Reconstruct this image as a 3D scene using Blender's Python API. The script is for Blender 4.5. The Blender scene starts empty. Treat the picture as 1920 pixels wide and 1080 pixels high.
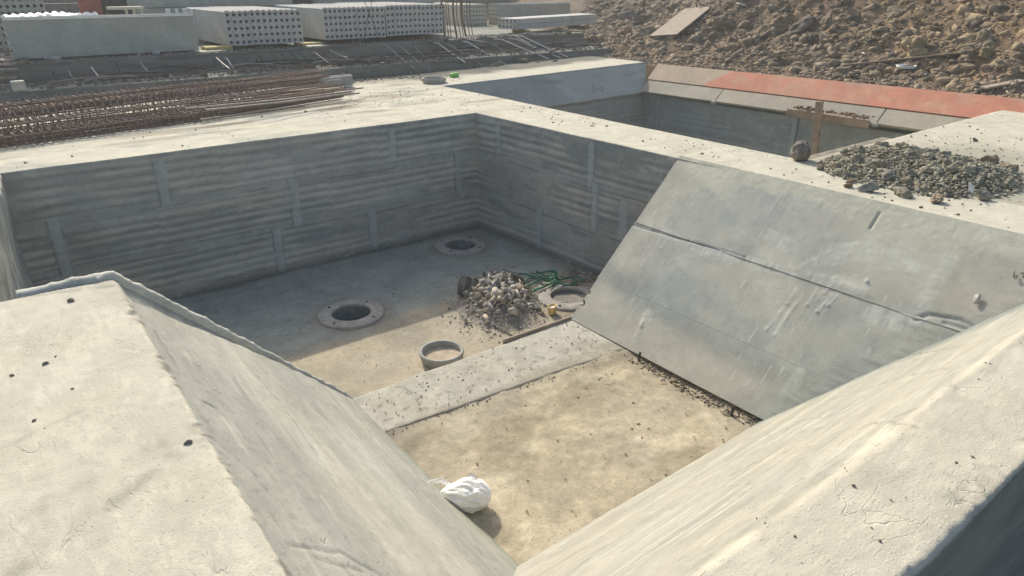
import bpy, bmesh, math, random
import numpy as np
from mathutils import Vector, Matrix, noise as mn

# ------------------------------------------------------------------ camera
SC = bpy.context.scene
COL = SC.collection
FPX, PITCH, CAM_H = 1281.0, math.radians(24.06), 1.6
FW, RT = (.606, .7955), (.7955, -.606)
cam = bpy.data.objects.new('camera', bpy.data.cameras.new('camera'))
COL.objects.link(cam)
cam.data.sensor_width = 36.0
cam.data.lens = FPX / 1920 * 36
cam.data.clip_start = .05
cam.data.clip_end = 2000
cam.location = (0, 0, CAM_H)
cam.rotation_euler = (math.pi / 2 - PITCH, 0, math.atan2(-FW[0], FW[1]))
SC.camera = cam

# ------------------------------------------------------------------ sky, sun, exposure
SUN = Vector((.18, .794, .588)).normalized()
W = bpy.data.worlds.new('World')
SC.world = W
W.use_nodes = True
wn = W.node_tree
wn.nodes.clear()
sky = wn.nodes.new('ShaderNodeTexSky')
sky.sky_type = 'NISHITA'
sky.sun_disc = False
sky.sun_elevation = math.asin(SUN.z)
sky.sun_rotation = math.atan2(SUN.x, SUN.y)
sky.air_density = 1.0
sky.dust_density = 4.0
bg = wn.nodes.new('ShaderNodeBackground')
bg.inputs[1].default_value = .15
wo = wn.nodes.new('ShaderNodeOutputWorld')
wn.links.new(sky.outputs[0], bg.inputs[0])
wn.links.new(bg.outputs[0], wo.inputs[0])
sun = bpy.data.objects.new('sun', bpy.data.lights.new('sun', 'SUN'))
COL.objects.link(sun)
sun.data.energy = 3.2
sun.data.angle = math.radians(.6)
sun.data.color = (1.0, .945, .82)
sun.rotation_euler = SUN.to_track_quat('Z', 'Y').to_euler()
sun.location = (0, 20, 20)
SC.view_settings.view_transform = 'Standard'
SC.view_settings.look = 'None'
SC.view_settings.exposure = .30
SC.view_settings.gamma = 1

random.seed(7)
RNG = np.random.default_rng(7)


# ------------------------------------------------------------------ helpers
def ray(x, y):
    u = (x - 960) / FPX
    v = -(y - 540) / FPX
    fw = math.cos(PITCH) + v * math.sin(PITCH)
    return (fw * FW[0] + u * RT[0], fw * FW[1] + u * RT[1], -math.sin(PITCH) + v * math.cos(PITCH))


def at(x, y, z=0.0):
    d = ray(x, y)
    t = (z - CAM_H) / d[2]
    return Vector((d[0] * t, d[1] * t, z))


def on_x(x, y, X):
    d = ray(x, y)
    t = X / d[0]
    return Vector((X, d[1] * t, CAM_H + d[2] * t))


def on_y(x, y, Y):
    d = ray(x, y)
    t = Y / d[1]
    return Vector((d[0] * t, Y, CAM_H + d[2] * t))


def _hash(ix, iy, iz, seed):
    h = (ix * 374761393 + iy * 668265263 + iz * 2147483647 + seed * 1274126177) & 0xFFFFFFFF
    h = ((h ^ (h >> 13)) * 1274126177) & 0xFFFFFFFF
    h = (h ^ (h >> 16)) & 0xFFFFFFFF
    return h / 4294967295.0


def vnoise(P, scale, seed=0):
    """value noise in [-1, 1]; P (...,3); scale = feature size in metres (float or 3)"""
    Q = P / np.asarray(scale, float) + 1000.37
    I = np.floor(Q).astype(np.int64)
    F = Q - I
    F = F * F * (3 - 2 * F)
    r = 0
    for dx in (0, 1):
        for dy in (0, 1):
            for dz in (0, 1):
                w = (F[..., 0] if dx else 1 - F[..., 0]) * (F[..., 1] if dy else 1 - F[..., 1]) * (F[..., 2] if dz else 1 - F[..., 2])
                r = r + w * _hash(I[..., 0] + dx, I[..., 1] + dy, I[..., 2] + dz, seed)
    return r * 2 - 1


def fbm(P, scale, seed=0, octv=4):
    r, a, s = 0, 1.0, np.asarray(scale, float)
    n = 0
    for k in range(octv):
        r = r + a * vnoise(P, s, seed + k * 17)
        n += a
        a *= .5
        s = s * .5
    return r / n


def smooth(e0, e1, x):
    t = np.clip((x - e0) / (e1 - e0), 0, 1)
    return t * t * (3 - 2 * t)


def link(o, parent=None):
    COL.objects.link(o)
    if parent is not None:
        o.parent = parent
    return o


def tag(o, label=None, cat=None, group=None, kind=None):
    if label: o['label'] = label
    if cat: o['category'] = cat
    if group: o['group'] = group
    if kind: o['kind'] = kind
    return o


def mesh_np(name, V, Fq, mat, col=None, parent=None, smooth_=True):
    """V (n,3), Fq (m,k) equal-size polygons"""
    me = bpy.data.meshes.new(name)
    V = np.asarray(V, np.float32)
    Fq = np.asarray(Fq, np.int32)
    k = Fq.shape[1]
    me.vertices.add(len(V))
    me.vertices.foreach_set('co', V.ravel())
    me.loops.add(Fq.size)
    me.loops.foreach_set('vertex_index', Fq.ravel())
    me.polygons.add(len(Fq))
    me.polygons.foreach_set('loop_start', np.arange(0, Fq.size, k, dtype=np.int32))
    me.polygons.foreach_set('loop_total', np.full(len(Fq), k, np.int32))
    if smooth_:
        me.polygons.foreach_set('use_smooth', np.ones(len(Fq), bool))
    me.update(calc_edges=True)
    if col is not None:
        a = me.color_attributes.new('Col', 'FLOAT_COLOR', 'POINT')
        c = np.ones((len(V), 4), np.float32)
        c[:, :3] = np.clip(col, 0, 1)
        a.data.foreach_set('color', c.ravel())
    me.materials.append(mat)
    return link(bpy.data.objects.new(name, me), parent)


def grid_obj(name, P, mat, col=None, parent=None, flip=False):
    nu, nv = P.shape[:2]
    idx = np.arange(nu * nv).reshape(nu, nv)
    q = np.stack([idx[:-1, :-1], idx[1:, :-1], idx[1:, 1:], idx[:-1, 1:]], -1).reshape(-1, 4)
    if flip: q = q[:, ::-1]
    return mesh_np(name, P.reshape(-1, 3), q, mat, None if col is None else col.reshape(-1, 3), parent)


def lin(a, b, step):
    return np.linspace(a, b, max(2, int(round(abs(b - a) / step)) + 1))


def resample(pts, step, rnd=0.0):
    out = []
    for i in range(len(pts) - 1):
        a, b = np.array(pts[i], float), np.array(pts[i + 1], float)
        n = max(1, int(round(np.linalg.norm(b - a) / step)))
        for k in range(n):
            out.append(a + (b - a) * k / n)
    out.append(np.array(pts[-1], float))
    out = np.array(out)
    if rnd > 0:
        m = max(1, int(rnd / step))
        for _ in range(m):
            o2 = out.copy()
            o2[1:-1] = (out[:-2] + out[1:-1] * 2 + out[2:]) / 4
            out = o2
    return out


def sweep(name, prof, axis, a0, a1, step, mat, colfn, dispfn=None, amp=1.0, rnd=.02, shear=None, flip=False, pstep=None, parent=None):
    """profile (perp, z) swept along axis 'x' or 'y'"""
    p = resample(prof, pstep or step, rnd)
    s = lin(a0, a1, step)
    P = np.zeros((len(s), len(p), 3))
    if axis == 'x':
        P[..., 0] = s[:, None]
        P[..., 1] = p[None, :, 0]
    else:
        P[..., 1] = s[:, None]
        P[..., 0] = p[None, :, 0]
    P[..., 2] = p[None, :, 1]
    if shear is not None:
        P = shear(P)
    Q = base_disp(P, amp)
    if dispfn is not None:
        Q = Q + dispfn(P)
    return grid_obj(name, Q, mat, colfn(P), parent, flip)


def base_disp(P, amp=1.0):
    D = np.stack([fbm(P, .6, s, 2) * .006 + fbm(P, .05, s + 5, 2) * .0022 for s in (11, 23, 37)], -1)
    return P + D * amp


def seg_mask(U, V, pts, w, soft=1.0):
    """1 on polyline, falling off with gaussian width w"""
    r = np.zeros_like(U)
    for (x0, y0), (x1, y1) in zip(pts[:-1], pts[1:]):
        dx, dy = x1 - x0, y1 - y0
        L = dx * dx + dy * dy + 1e-9
        t = np.clip(((U - x0) * dx + (V - y0) * dy) / L, 0, 1)
        d = np.hypot(U - x0 - t * dx, V - y0 - t * dy)
        r = np.maximum(r, np.exp(-(d / w) ** 2))
    return r


def mixc(a, b, m):
    return a * (1 - m[..., None]) + np.asarray(b) * m[..., None]


# ------------------------------------------------------------------ materials
def nodes(name):
    m = bpy.data.materials.new(name)
    m.use_nodes = True
    nt = m.node_tree
    return m, nt, nt.nodes['Principled BSDF']


def concrete(name, color=None, stretch=(1, 1, 1), bump=.35, mott=.16, speck=.5, rough=.9, fine=1.0, tint=(1.0, .985, .95), cracks=0.0, flake=.05, cast=(.975, .998, .968)):
    """attribute Col (or fixed colour) x mottling, specks, bump"""
    m, nt, b = nodes(name)
    N, L = nt.nodes, nt.links
    tc = N.new('ShaderNodeTexCoord')
    mp = N.new('ShaderNodeMapping')
    mp.inputs['Scale'].default_value = stretch
    L.new(tc.outputs['Object'], mp.inputs[0])

    def nz(scale, det, src=mp, rgh=.6):
        n = N.new('ShaderNodeTexNoise')
        n.inputs['Scale'].default_value = scale
        n.inputs['Detail'].default_value = det
        n.inputs['Roughness'].default_value = rgh
        L.new(src.outputs[0] if src is mp else src.outputs['Object'], n.inputs['Vector'])
        return n.outputs[0]

    def ramp(x, a, va, c, vc):
        r = N.new('ShaderNodeMapRange')
        r.inputs[1].default_value = a
        r.inputs[2].default_value = c
        r.inputs[3].default_value = va
        r.inputs[4].default_value = vc
        L.new(x, r.inputs[0])
        return r.outputs[0]

    def mul(col, fac):
        v = N.new('ShaderNodeVectorMath')
        v.operation = 'SCALE'
        L.new(col, v.inputs[0])
        L.new(fac, v.inputs['Scale'])
        return v.outputs[0]
    if color is None:
        a = N.new('ShaderNodeAttribute')
        a.attribute_name = 'Col'
        c = a.outputs['Color']
    else:
        a = N.new('ShaderNodeRGB')
        a.outputs[0].default_value = (*color, 1)
        c = a.outputs[0]
    n1 = nz(2.6, 5)
    n2 = nz(17 * fine, 6, rgh=.7)
    n3 = nz(95 * fine, 3, tc)
    c = mul(c, ramp(n1, .28, 1 - mott, .72, 1 + mott))
    c = mul(c, ramp(n2, .25, 1 - mott * .8, .75, 1 + mott * .8))
    # slight colour drift
    mixn = N.new('ShaderNodeMix')
    mixn.data_type = 'RGBA'
    mixn.blend_type = 'MULTIPLY'
    n4 = nz(1.3, 3, tc)
    L.new(ramp(n4, .35, 0, .65, 1), mixn.inputs[0])
    L.new(c, mixn.inputs[6])
    mixn.inputs[7].default_value = (*tint, 1)
    c = mixn.outputs[2]
    if speck > 0:
        c = mul(c, ramp(n3, .27, 1 - speck, .36, 1))
        c = mul(c, ramp(nz(38 * fine, 2, tc), .24, 1 - speck * .8, .30, 1))
    c = mul(c, ramp(nz(160 * fine, 3, tc, .8), .3, .90, .7, 1.10))
    c = mul(c, ramp(nz(7, 8, mp, .75), .3, 1 - mott * .7, .7, 1 + mott * .7))
    # crisp-edged laitance patches, and the overall greenish hue of the light put into the colour
    c = mul(c, ramp(nz(4.2, 9, mp, .72), .515, 1 - flake, .530, 1 + flake * .5))
    c = mul(c, ramp(nz(11, 8, mp, .78), .60, 1.0, .615, 1 - flake * 1.3))
    gm = N.new('ShaderNodeVectorMath')
    gm.operation = 'MULTIPLY'
    gm.inputs[1].default_value = cast
    L.new(c, gm.inputs[0])
    c = gm.outputs[0]
    L.new(c, b.inputs['Base Color'])
    b.inputs['Roughness'].default_value = rough
    b.inputs['Specular IOR Level'].default_value = .25
    bu = N.new('ShaderNodeBump')
    bu.inputs['Strength'].default_value = bump
    bu.inputs['Distance'].default_value = .010

    def madd(a_, k, b_):
        ad = N.new('ShaderNodeMath')
        ad.operation = 'MULTIPLY_ADD'
        L.new(a_, ad.inputs[0])
        ad.inputs[1].default_value = k
        if hasattr(b_, 'default_value') or hasattr(b_, 'links'):
            L.new(b_, ad.inputs[2])
        else:
            ad.inputs[2].default_value = b_
        return ad.outputs[0]
    grain = nz(210 * fine, 2, tc, .8)
    h = madd(n2, .5, 0.0)
    h = madd(n3, .35, h)
    h = madd(grain, .16, h)
    h = madd(ramp(nz(55 * fine, 3, mp), .60, 0, .70, 1), .30, h)
    if cracks > 0:
        w = N.new('ShaderNodeTexNoise')
        w.inputs['Scale'].default_value = 5.5
        w.inputs['Detail'].default_value = 4
        w.inputs['Distortion'].default_value = .8
        L.new(mp.outputs[0], w.inputs['Vector'])
        ab = N.new('ShaderNodeMath')
        ab.operation = 'SUBTRACT'
        L.new(w.outputs[0], ab.inputs[0])
        ab.inputs[1].default_value = .5
        a2 = N.new('ShaderNodeMath')
        a2.operation = 'ABSOLUTE'
        L.new(ab.outputs[0], a2.inputs[0])
        rr = ramp(a2.outputs[0], 0, -cracks, .012, 0)
        ad2 = N.new('ShaderNodeMath')
        ad2.operation = 'ADD'
        L.new(h, ad2.inputs[0])
        # only in patches
        gate = ramp(nz(1.7, 2, tc), .5, 0, .6, 1)
        mm = N.new('ShaderNodeMath')
        mm.operation = 'MULTIPLY'
        L.new(rr, mm.inputs[0])
        L.new(gate, mm.inputs[1])
        L.new(mm.outputs[0], ad2.inputs[1])
        h = ad2.outputs[0]
    L.new(h, bu.inputs['Height'])
    L.new(bu.outputs[0], b.inputs['Normal'])
    return m


def simple(name, color, rough=.6, metal=0.0, mott=.2, scale=20, bump=.2, trans=0.0):
    m, nt, b = nodes(name)
    N, L = nt.nodes, nt.links
    tc = N.new('ShaderNodeTexCoord')
    n = N.new('ShaderNodeTexNoise')
    n.inputs['Scale'].default_value = scale
    n.inputs['Detail'].default_value = 5
    L.new(tc.outputs['Object'], n.inputs['Vector'])
    r = N.new('ShaderNodeMapRange')
    r.inputs[1].default_value = .3
    r.inputs[2].default_value = .7
    r.inputs[3].default_value = 1 - mott
    r.inputs[4].default_value = 1 + mott
    L.new(n.outputs[0], r.inputs[0])
    v = N.new('ShaderNodeVectorMath')
    v.operation = 'SCALE'
    v.inputs[0].default_value = color
    L.new(r.outputs[0], v.inputs['Scale'])
    L.new(v.outputs[0], b.inputs['Base Color'])
    b.inputs['Roughness'].default_value = rough
    b.inputs['Metallic'].default_value = metal
    b.inputs['Specular IOR Level'].default_value = .3
    if trans:
        b.inputs['Transmission Weight'].default_value = trans
    if bump:
        bu = N.new('ShaderNodeBump')
        bu.inputs['Strength'].default_value = bump
        bu.inputs['Distance'].default_value = .01
        L.new(n.outputs[0], bu.inputs['Height'])
        L.new(bu.outputs[0], b.inputs['Normal'])
    return m


CREAM = np.array((.54, .50, .415))
GREY = np.array((.30, .30, .285))
LGREY = np.array((.38, .375, .35))
WET = np.array((.19, .20, .20))
DUST = np.array((.43, .365, .28))
MUD = np.array((.12, .105, .085))

M_top = concrete('pale_concrete', bump=.45, mott=.09, speck=.5, tint=(.98, .985, .95))
M_slope = concrete('trowelled_concrete', stretch=(.55, 1.35, 1.35), bump=.5, mott=.08, speck=.45, cracks=.8)
M_slope_y = concrete('dragged_concrete', stretch=(1.35, .55, 1.35), bump=.5, mott=.08, speck=.45, cracks=.6)
M_wall = concrete('rendered_wall', bump=.5, mott=.12, speck=.2, tint=(.95, .985, .97))
M_panel = concrete('grey_panel', bump=.30, mott=.08, speck=.12, flake=.045, cast=(.978, 1.0, .968), tint=(.97, .985, .98))
M_floor = concrete('dusty_floor', bump=.5, mott=.16, speck=.4, tint=(.94, .95, .92))
M_soilfloor = concrete('sandy_floor', bump=.9, mott=.22, speck=.4, fine=.8)
M_board = concrete('coping_board', bump=.15, mott=.07, speck=.1)
M_soil = concrete('soil', cast=(1, .98, .93), tint=(1, .95, .86), bump=1.0, mott=.3, speck=.4)
M_clod = concrete('clod', cast=(1, .99, .95), tint=(1, .95, .86), bump=.8, mott=.25, speck=.3)
M_hollow = concrete('panel_concrete', color=(.50, .49, .475), bump=.2, mott=.12, speck=.05)
M_hollow_b = concrete('panel_concrete_warm', color=(.56, .52, .44), bump=.12, mott=.07, speck=.05)
M_hollow_g = concrete('panel_concrete_green', color=(.42, .425, .38), bump=.2, mott=.12, speck=.05)
M_hole = simple('hole_shadow_grey', (.10, .10, .10), .95)
M_rust = simple('rusty_steel', (.20, .135, .105), .75, .3, .35, 30)
M_steel = simple('weathered_steel', (.36, .33, .30), .6, .4, .25, 30)
M_pale_steel = simple('pale_bar', (.72, .68, .62), .6, .2, .15, 30)
M_dark_steel = simple('dark_steel', (.05, .048, .045), .7, .3, .3, 30)
M_wood = simple('timber', (.32, .23, .145), .8, 0, .25, 9)
M_ywood = simple('yellow_timber', (.40, .33, .12), .8, 0, .2, 9)
M_ply = simple('plywood', (.33, .27, .20), .8, 0, .12, 6)
M_dwood = simple('old_timber', (.17, .13, .09), .9, 0, .3, 9)
M_rope = simple('green_rope', (.02, .15, .09), .5, 0, .3, 40)
M_foam = simple('yellow_foam', (.72, .50, .20), .6, 0, .06, 10, .05)
M_white = simple('white_scrap', (.80, .79, .74), .6, 0, .08, 10)
M_green = simple('green_wrapper', (.16, .45, .06), .4, 0, .3, 30)
M_orange = simple('orange_plastic', (.65, .17, .03), .4, 0, .1, 10)
M_collar = simple('collar_concrete', (.34, .335, .30), .85, 0, .12, 14)
M_flange = simple('flange_concrete', (.36, .335, .285), .9, 0, .2, 14)
M_lining = simple('shaded_lining', (.20, .225, .21), .8, 0, .25, 14)  # inner wall coloured darker to imitate the shade inside the rings
M_sump_shade = simple('sump_bottom', (.075, .09, .085), .5, 0, .25, 8)  # near-black colour stands for the shade down in the opening
M_ink2 = simple('faded_mark', (.20, .20, .19), .8, 0, .2, 30)
M_ink = simple('dark_paint_mark', (.07, .07, .07), .8, 0, .2, 30)


# ------------------------------------------------------------------ small geometry builders
def tube(bm, pts, r, n=6, cap=True):
    pts = [Vector(p) for p in pts]
    rings = []
    for i, p in enumerate(pts):
        t = (pts[min(i + 1, len(pts) - 1)] - pts[max(i - 1, 0)]).normalized()
        a = Vector((0, 0, 1)) if abs(t.z) < .9 else Vector((1, 0, 0))
        u = t.cross(a).normalized()
        w = t.cross(u).normalized()
        rr = r[i] if isinstance(r, (list, tuple)) else r
        rings.append([bm.verts.new(p + (u * math.cos(2 * math.pi * k / n) + w * math.sin(2 * math.pi * k / n)) * rr) for k in range(n)])
    for a, b in zip(rings[:-1], rings[1:]):
        for k in range(n):
            bm.faces.new((a[k], a[(k + 1) % n], b[(k + 1) % n], b[k]))
    if cap:
        bm.faces.new(rings[0][::-1])
        bm.faces.new(rings[-1])


def box(bm, c, s, rot=None, bev=0.0):
    r = bmesh.ops.create_cube(bm, size=1)
    vs = r['verts']
    for v in vs:
        v.co = Vector((v.co.x * s[0], v.co.y * s[1], v.co.z * s[2]))
    if bev:
        es = list({e for v in vs for e in v.link_edges})
        rb = bmesh.ops.bevel(bm, geom=es, offset=bev, segments=2, affect='EDGES', profile=.5)
        vs = list({v for f in rb['faces'] for v in f.verts} | {v for v in vs if v.is_valid})
    M = Matrix.Translation(Vector(c)) @ (rot.to_4x4() if rot else Matrix())
    for v in vs: v.co = M @ v.co
    return vs


def obj(name, bm, mat, parent=None, sm=False, loc=None):
    bmesh.ops.recalc_face_normals(bm, faces=bm.faces)
    me = bpy.data.meshes.new(name)
    bm.to_mesh(me)
    bm.free()
    for p in me.polygons: p.use_smooth = sm
    me.materials.append(mat)
    o = link(bpy.data.objects.new(name, me), parent)
    if loc is not None: o.location = loc
    return o


def empty(name, loc, rz=0.0, label=None, cat=None, group=None):
    o = bpy.data.objects.new(name, None)
    o.empty_display_size = .1
    o.location = loc
    o.rotation_euler = (0, 0, rz)
    link(o)
    return tag(o, label, cat, group)


def copy_tree(o, parent=None):
    c = o.copy()
    COL.objects.link(c)
    c.parent = parent
    for ch in list(o.children): copy_tree(ch, c)
    return c


def lathe(bm, prof, n=40):
    rings = []
    for r, z in prof:
        rings.append([bm.verts.new((r * math.cos(2 * math.pi * k / n), r * math.sin(2 * math.pi * k / n), z)) for k in range(n)])
    for a, b in zip(rings[:-1], rings[1:]):
        for k in range(n):
            bm.faces.new((a[k], a[(k + 1) % n], b[(k + 1) % n], b[k]))


def rock_arrays(seed, sub=2, lump=1.0, flat=.75, cuts=6):
    """crumbly clod: an icosphere pushed about by noise at three sizes"""
    bm = bmesh.new()
    bmesh.ops.create_icosphere(bm, subdivisions=sub, radius=1)
    rnd = random.Random(seed)
    planes = [(Vector((rnd.gauss(0, 1), rnd.gauss(0, 1), rnd.gauss(0, 1))).normalized(), rnd.uniform(.45, .8)) for _ in range(cuts)]
    off = Vector((seed * 3.7, seed * 1.3, 0))
    for v in bm.verts:
        p = v.co.copy()
        for n, d in planes:
            k = p.dot(n)
            if k > d: p -= n * (k - d) * .8
        q = v.co
        p *= 1 + lump * (.42 * mn.noise(q * 1.4 + off) + .30 * mn.noise(q * 3.1 + off) + .16 * mn.noise(q * 6.5 + off))
        v.co = Vector((p.x, p.y * .85, p.z * flat))
    V = np.array([v.co[:] for v in bm.verts])
    F = np.array([[v.index for v in f.verts] for f in bm.faces])
    bm.free()
    return V, F


def shard_arrays(seed, flat=.7):
    """angular broken stone: hull of random points in a skewed box"""
    rnd = random.Random(seed)
    bm = bmesh.new()
    for k in range(9):
        p = Vector((rnd.uniform(-1, 1), rnd.uniform(-1, 1), rnd.uniform(-1, 1)))
        m = max(abs(p.x), abs(p.y), abs(p.z))
        p *= rnd.uniform(.82, 1.05) / m
        bm.verts.new((p.x, p.y * .75, p.z * flat))
    r = bmesh.ops.convex_hull(bm, input=bm.verts[:])
    bmesh.ops.delete(bm, geom=[v for v in bm.verts if not v.link_faces], context='VERTS')
    bmesh.ops.triangulate(bm, faces=bm.faces[:])
    bmesh.ops.recalc_face_normals(bm, faces=bm.faces)
    bm.verts.index_update()
    V = np.array([v.co[:] for v in bm.verts])
    F = np.array([[v.index for v in f.verts] for f in bm.faces])
    bm.free()
    return V, F


ROCKS = [rock_arrays(s, 2, 1.0, .75) for s in range(10)]        # crumbly clods
ROUND = [rock_arrays(s + 60, 4, .5, .95, 0) for s in range(8)]
ROCKS_BIG = [rock_arrays(s + 20, 4, .9, .8) for s in range(8)]
SHARDS = [shard_arrays(s + 40) for s in range(12)]   # broken stone
LOW = [rock_arrays(s + 80, 1, 1.0, .8) for s in range(6)]


def rotm(rx, ry, rz):
    return np.array((Matrix.Rotation(rz, 3, 'Z') @ Matrix.Rotation(ry, 3, 'Y') @ Matrix.Rotation(rx, 3, 'X')))


def scatter(name, items, pool, mat, label=None):
    """items: (x,y,z,size,color) merged to one 'stuff' mesh"""
    VV, FF, CC = [], [], []
    n = 0
    for (x, y, z, s, c) in items:
        V, F = pool[random.randrange(len(pool))]
        R = rotm(random.uniform(-.5, .5), random.uniform(-.5, .5), random.uniform(0, 6.28))
        sc = np.array((s * random.uniform(.8, 1.3), s * random.uniform(.7, 1.1), s * random.uniform(.6, 1.0)))
        VV.append((V * sc) @ R.T + (x, y, z))
        FF.append(F + n)
        CC.append(np.tile(np.array(c), (len(V), 1)))
        n += len(V)
    return mesh_np(name, np.concatenate(VV), np.concatenate(FF), mat, np.concatenate(CC), None, False)


_rm = {}


def rock_thing(name, x, y, z, s, c, label, cat, group, pool='ROCKS', sx=1, sy=1, sz=1, rot=None):
    V, F = {'ROCKS': ROCKS_BIG, 'SHARDS': SHARDS, 'ROUND': ROUND}[pool][random.randrange(8)]
    R = rotm(*(rot or (random.uniform(-.4, .4), random.uniform(-.4, .4), random.uniform(0, 6.28))))
    P = (V * (s * sx, s * sy, s * sz)) @ R.T
    o = mesh_np(name, P, F, M_clod, np.tile(np.array(c), (len(V), 1)), None, False)
    o.location = (x, y, z)
    return tag(o, label, cat, group)


def soilcol(warm=0.0):
    k = random.uniform(.7, 1.3)
    a = np.array((.245, .20, .15)) * (1 - warm) + np.array((.36, .27, .165)) * warm
    return a * k


# ================================================================== SETTING
# ---- ground: one sheet to the horizon around the cast concrete, with soil heap terrain
def ring_quads(x0, x1, y0, y1, X0, X1, Y0, Y1, z):
    V = [(X0, Y0, z), (X1, Y0, z), (X1, Y1, z), (X0, Y1, z), (x0, y0, z), (x1, y0, z), (x1, y1, z), (x0, y1, z)]
    F = [(0, 1, 5, 4), (1, 2, 6, 5), (2, 3, 7, 6), (3, 0, 4, 7)]
    return np.array(V, float), F


V, F = ring_quads(-6, 14, -4, 11, -900, 900, -900, 900, -.12)
g = mesh_np('ground', V, F, M_soil, np.tile(np.array((.15, .13, .105)), (8, 1)), None, False)
tag(g, kind='structure')


def heap_h(X, Y):
    d = X - 11.35
    dd = d + fbm(np.stack([X, Y, X * 0], -1), 3.0, 5, 2) * .9
    far = smooth(11.5, 16, Y)
    h = .02 + smooth(.9 + far * 3.0, 8.5 + far * 6, dd) * 3.6
    h = h + smooth(.1, .9, d) * .06
    P3 = np.stack([X, Y, X * 0], -1)
    lump = fbm(P3, 1.1, 9, 4)
    lump2 = 1 - np.abs(fbm(P3, .5, 31, 3)) * 2
    return h + smooth(.15, 1.6, d) * (lump * .24 + lump2 * .13) + smooth(.05, .4, d) * fbm(P3, .2, 77, 3) * .08


X, Y = np.meshgrid(np.concatenate([lin(11.36, 17, .05), lin(17.1, 26, .12), lin(26.5, 44, .5)]), np.concatenate([lin(-3, 16, .06), lin(16.2, 40, .25)]), indexing='ij')
Z = heap_h(X, Y)
P = np.stack([X, Y, Z], -1)
warm = smooth(-.2, .35, fbm(P, 2.2, 3, 3) + (13 - P[..., 1]) * .045 + (P[..., 2] - 1.2) * .22)
c = mixc(np.broadcast_to(np.array((.135, .105, .078)), P.shape), (.205, .145, .085), warm * .75)
c = mixc(c, (.24, .165, .12), smooth(.15, .5, fbm(P, 1.5, 61, 3)) * .6)
c = c * (1 + .25 * fbm(P, .25, 8, 3)[..., None])
o = grid_obj('soil_mound_terrain', P, M_soil, c)
tag(o, kind='structure')

# clods over the soil
def clod_items(n, smin, smax, pw):
    d = RNG.random(n) ** 1.3 * 11
    x = 11.42 + d
    y = RNG.uniform(-.5, 17, n) + d * .35
    z = heap_h(x, y)
    out = []
    for k in range(n):
        s = smin + (random.random() ** pw) * (smax - smin)
        s = min(s, .025 + d[k] * .10) * (1 + d[k] * .03)
        w = max(0, min(1, (13 - y[k]) * .05 + (z[k] - .8) * .25 + random.uniform(-.25, .25)))
        out.append((x[k], y[k], z[k] + s * .05, s, soilcol(w * .8)))
    return out


items = clod_items(9000, .028, .13, 2.6)
o = scatter('soil_clods', items, ROCKS, M_clod)
tag(o, kind='stuff')
o = scatter('soil_crumbs', clod_items(34000, .012, .045, 1.6), LOW, M_clod)
tag(o, kind='stuff')

# ---- tops: colours
def top_color(P, dirt=0.0):
    c = np.broadcast_to(CREAM, P.shape).copy()
    n = fbm(P, (.9, .5, .5), 3, 4)
    c = mixc(c, (.49, .455, .385), smooth(0, .45, n) * .7)
    n2 = fbm(P, (.5, .22, .3), 19, 4)
    c = mixc(c, (.36, .33, .27), smooth(.12, .5, n2) * (.25 + dirt))
    n3 = fbm(P, .12, 71, 3)
    c = c * (1 + .05 * n3[..., None])
    return c


def wall_color(P, u, z, joints, seams):
    """u horizontal coord, z depth; rendered panel wall with pale ribs, mortared joints and seams"""
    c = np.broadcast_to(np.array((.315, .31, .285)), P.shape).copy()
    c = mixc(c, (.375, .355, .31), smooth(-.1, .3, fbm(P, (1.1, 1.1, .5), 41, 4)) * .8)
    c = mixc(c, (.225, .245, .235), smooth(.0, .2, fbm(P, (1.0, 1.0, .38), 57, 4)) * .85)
    c = mixc(c, (.40, .405, .38), smooth(.12, .3, fbm(P, (.9, .9, .22), 58, 5)) * .6)
    pale, dark = ridge(P, u, z)
    c = mixc(c, (.54, .51, .44), pale * .75)
    c = mixc(c, (.17, .175, .165), dark * .55)
    wob = .012 * np.sin(u * 3) + .006 * fbm(P, .1, 33, 2)
    for s in seams:
        b = fbm(P, .5, int(-s * 100) + 3, 3)
        c = mixc(c, (.33, .335, .315), np.exp(-((z - s - wob) / .05) ** 2) * .7)
        c = mixc(c, (.13, .14, .135), np.exp(-((z - s - wob + .035) / .008) ** 2) * smooth(-.15, .1, b) * .8)
        c = mixc(c, (.16, .17, .165), np.exp(-((z - s - wob - .040) / .007) ** 2) * smooth(.15, -.1, b) * .6)
    for (ju, z0, z1) in joints:
        gate = smooth(z0 - .03, z0 + .02, z) * (1 - smooth(z1 - .02, z1 + .03, z))
        uu = u - ju - .010 * fbm(P, (.3, .3, .12), int(ju * 7) + 60, 2)
        c = mixc(c, (.37, .39, .375), (np.abs(uu) < .055) * gate * .85)
        c = mixc(c, (.40, .40, .375), np.exp(-((uu - .02) / .018) ** 2) * gate * smooth(-.3, .3, fbm(P, (.03, .03, .15), 5, 2)) * .7)
        c = mixc(c, (.14, .15, .15), np.exp(-((uu + .055) / .008) ** 2) * gate * .7)
        c = mixc(c, (.17, .18, .175), np.exp(-((uu - .058) / .006) ** 2) * gate * .5)
    c = mixc(c, (.42, .41, .37), smooth(-.10, 0, z) * smooth(-.2, .3, fbm(P, .4, 7, 3)) * .6)
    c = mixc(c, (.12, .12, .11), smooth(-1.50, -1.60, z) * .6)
    # splashes and scuffs
    c = mixc(c, (.46, .45, .41), smooth(.34, .46, fbm(P, (.10, .10, .05), 201, 3)) * smooth(0, .3, fbm(P, .6, 202, 2)) * .6)
    return c * (1.10, 1.07, 1.10) * (1 + .10 * fbm(P, (.12, .12, .025), 203, 3)[..., None])


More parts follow.
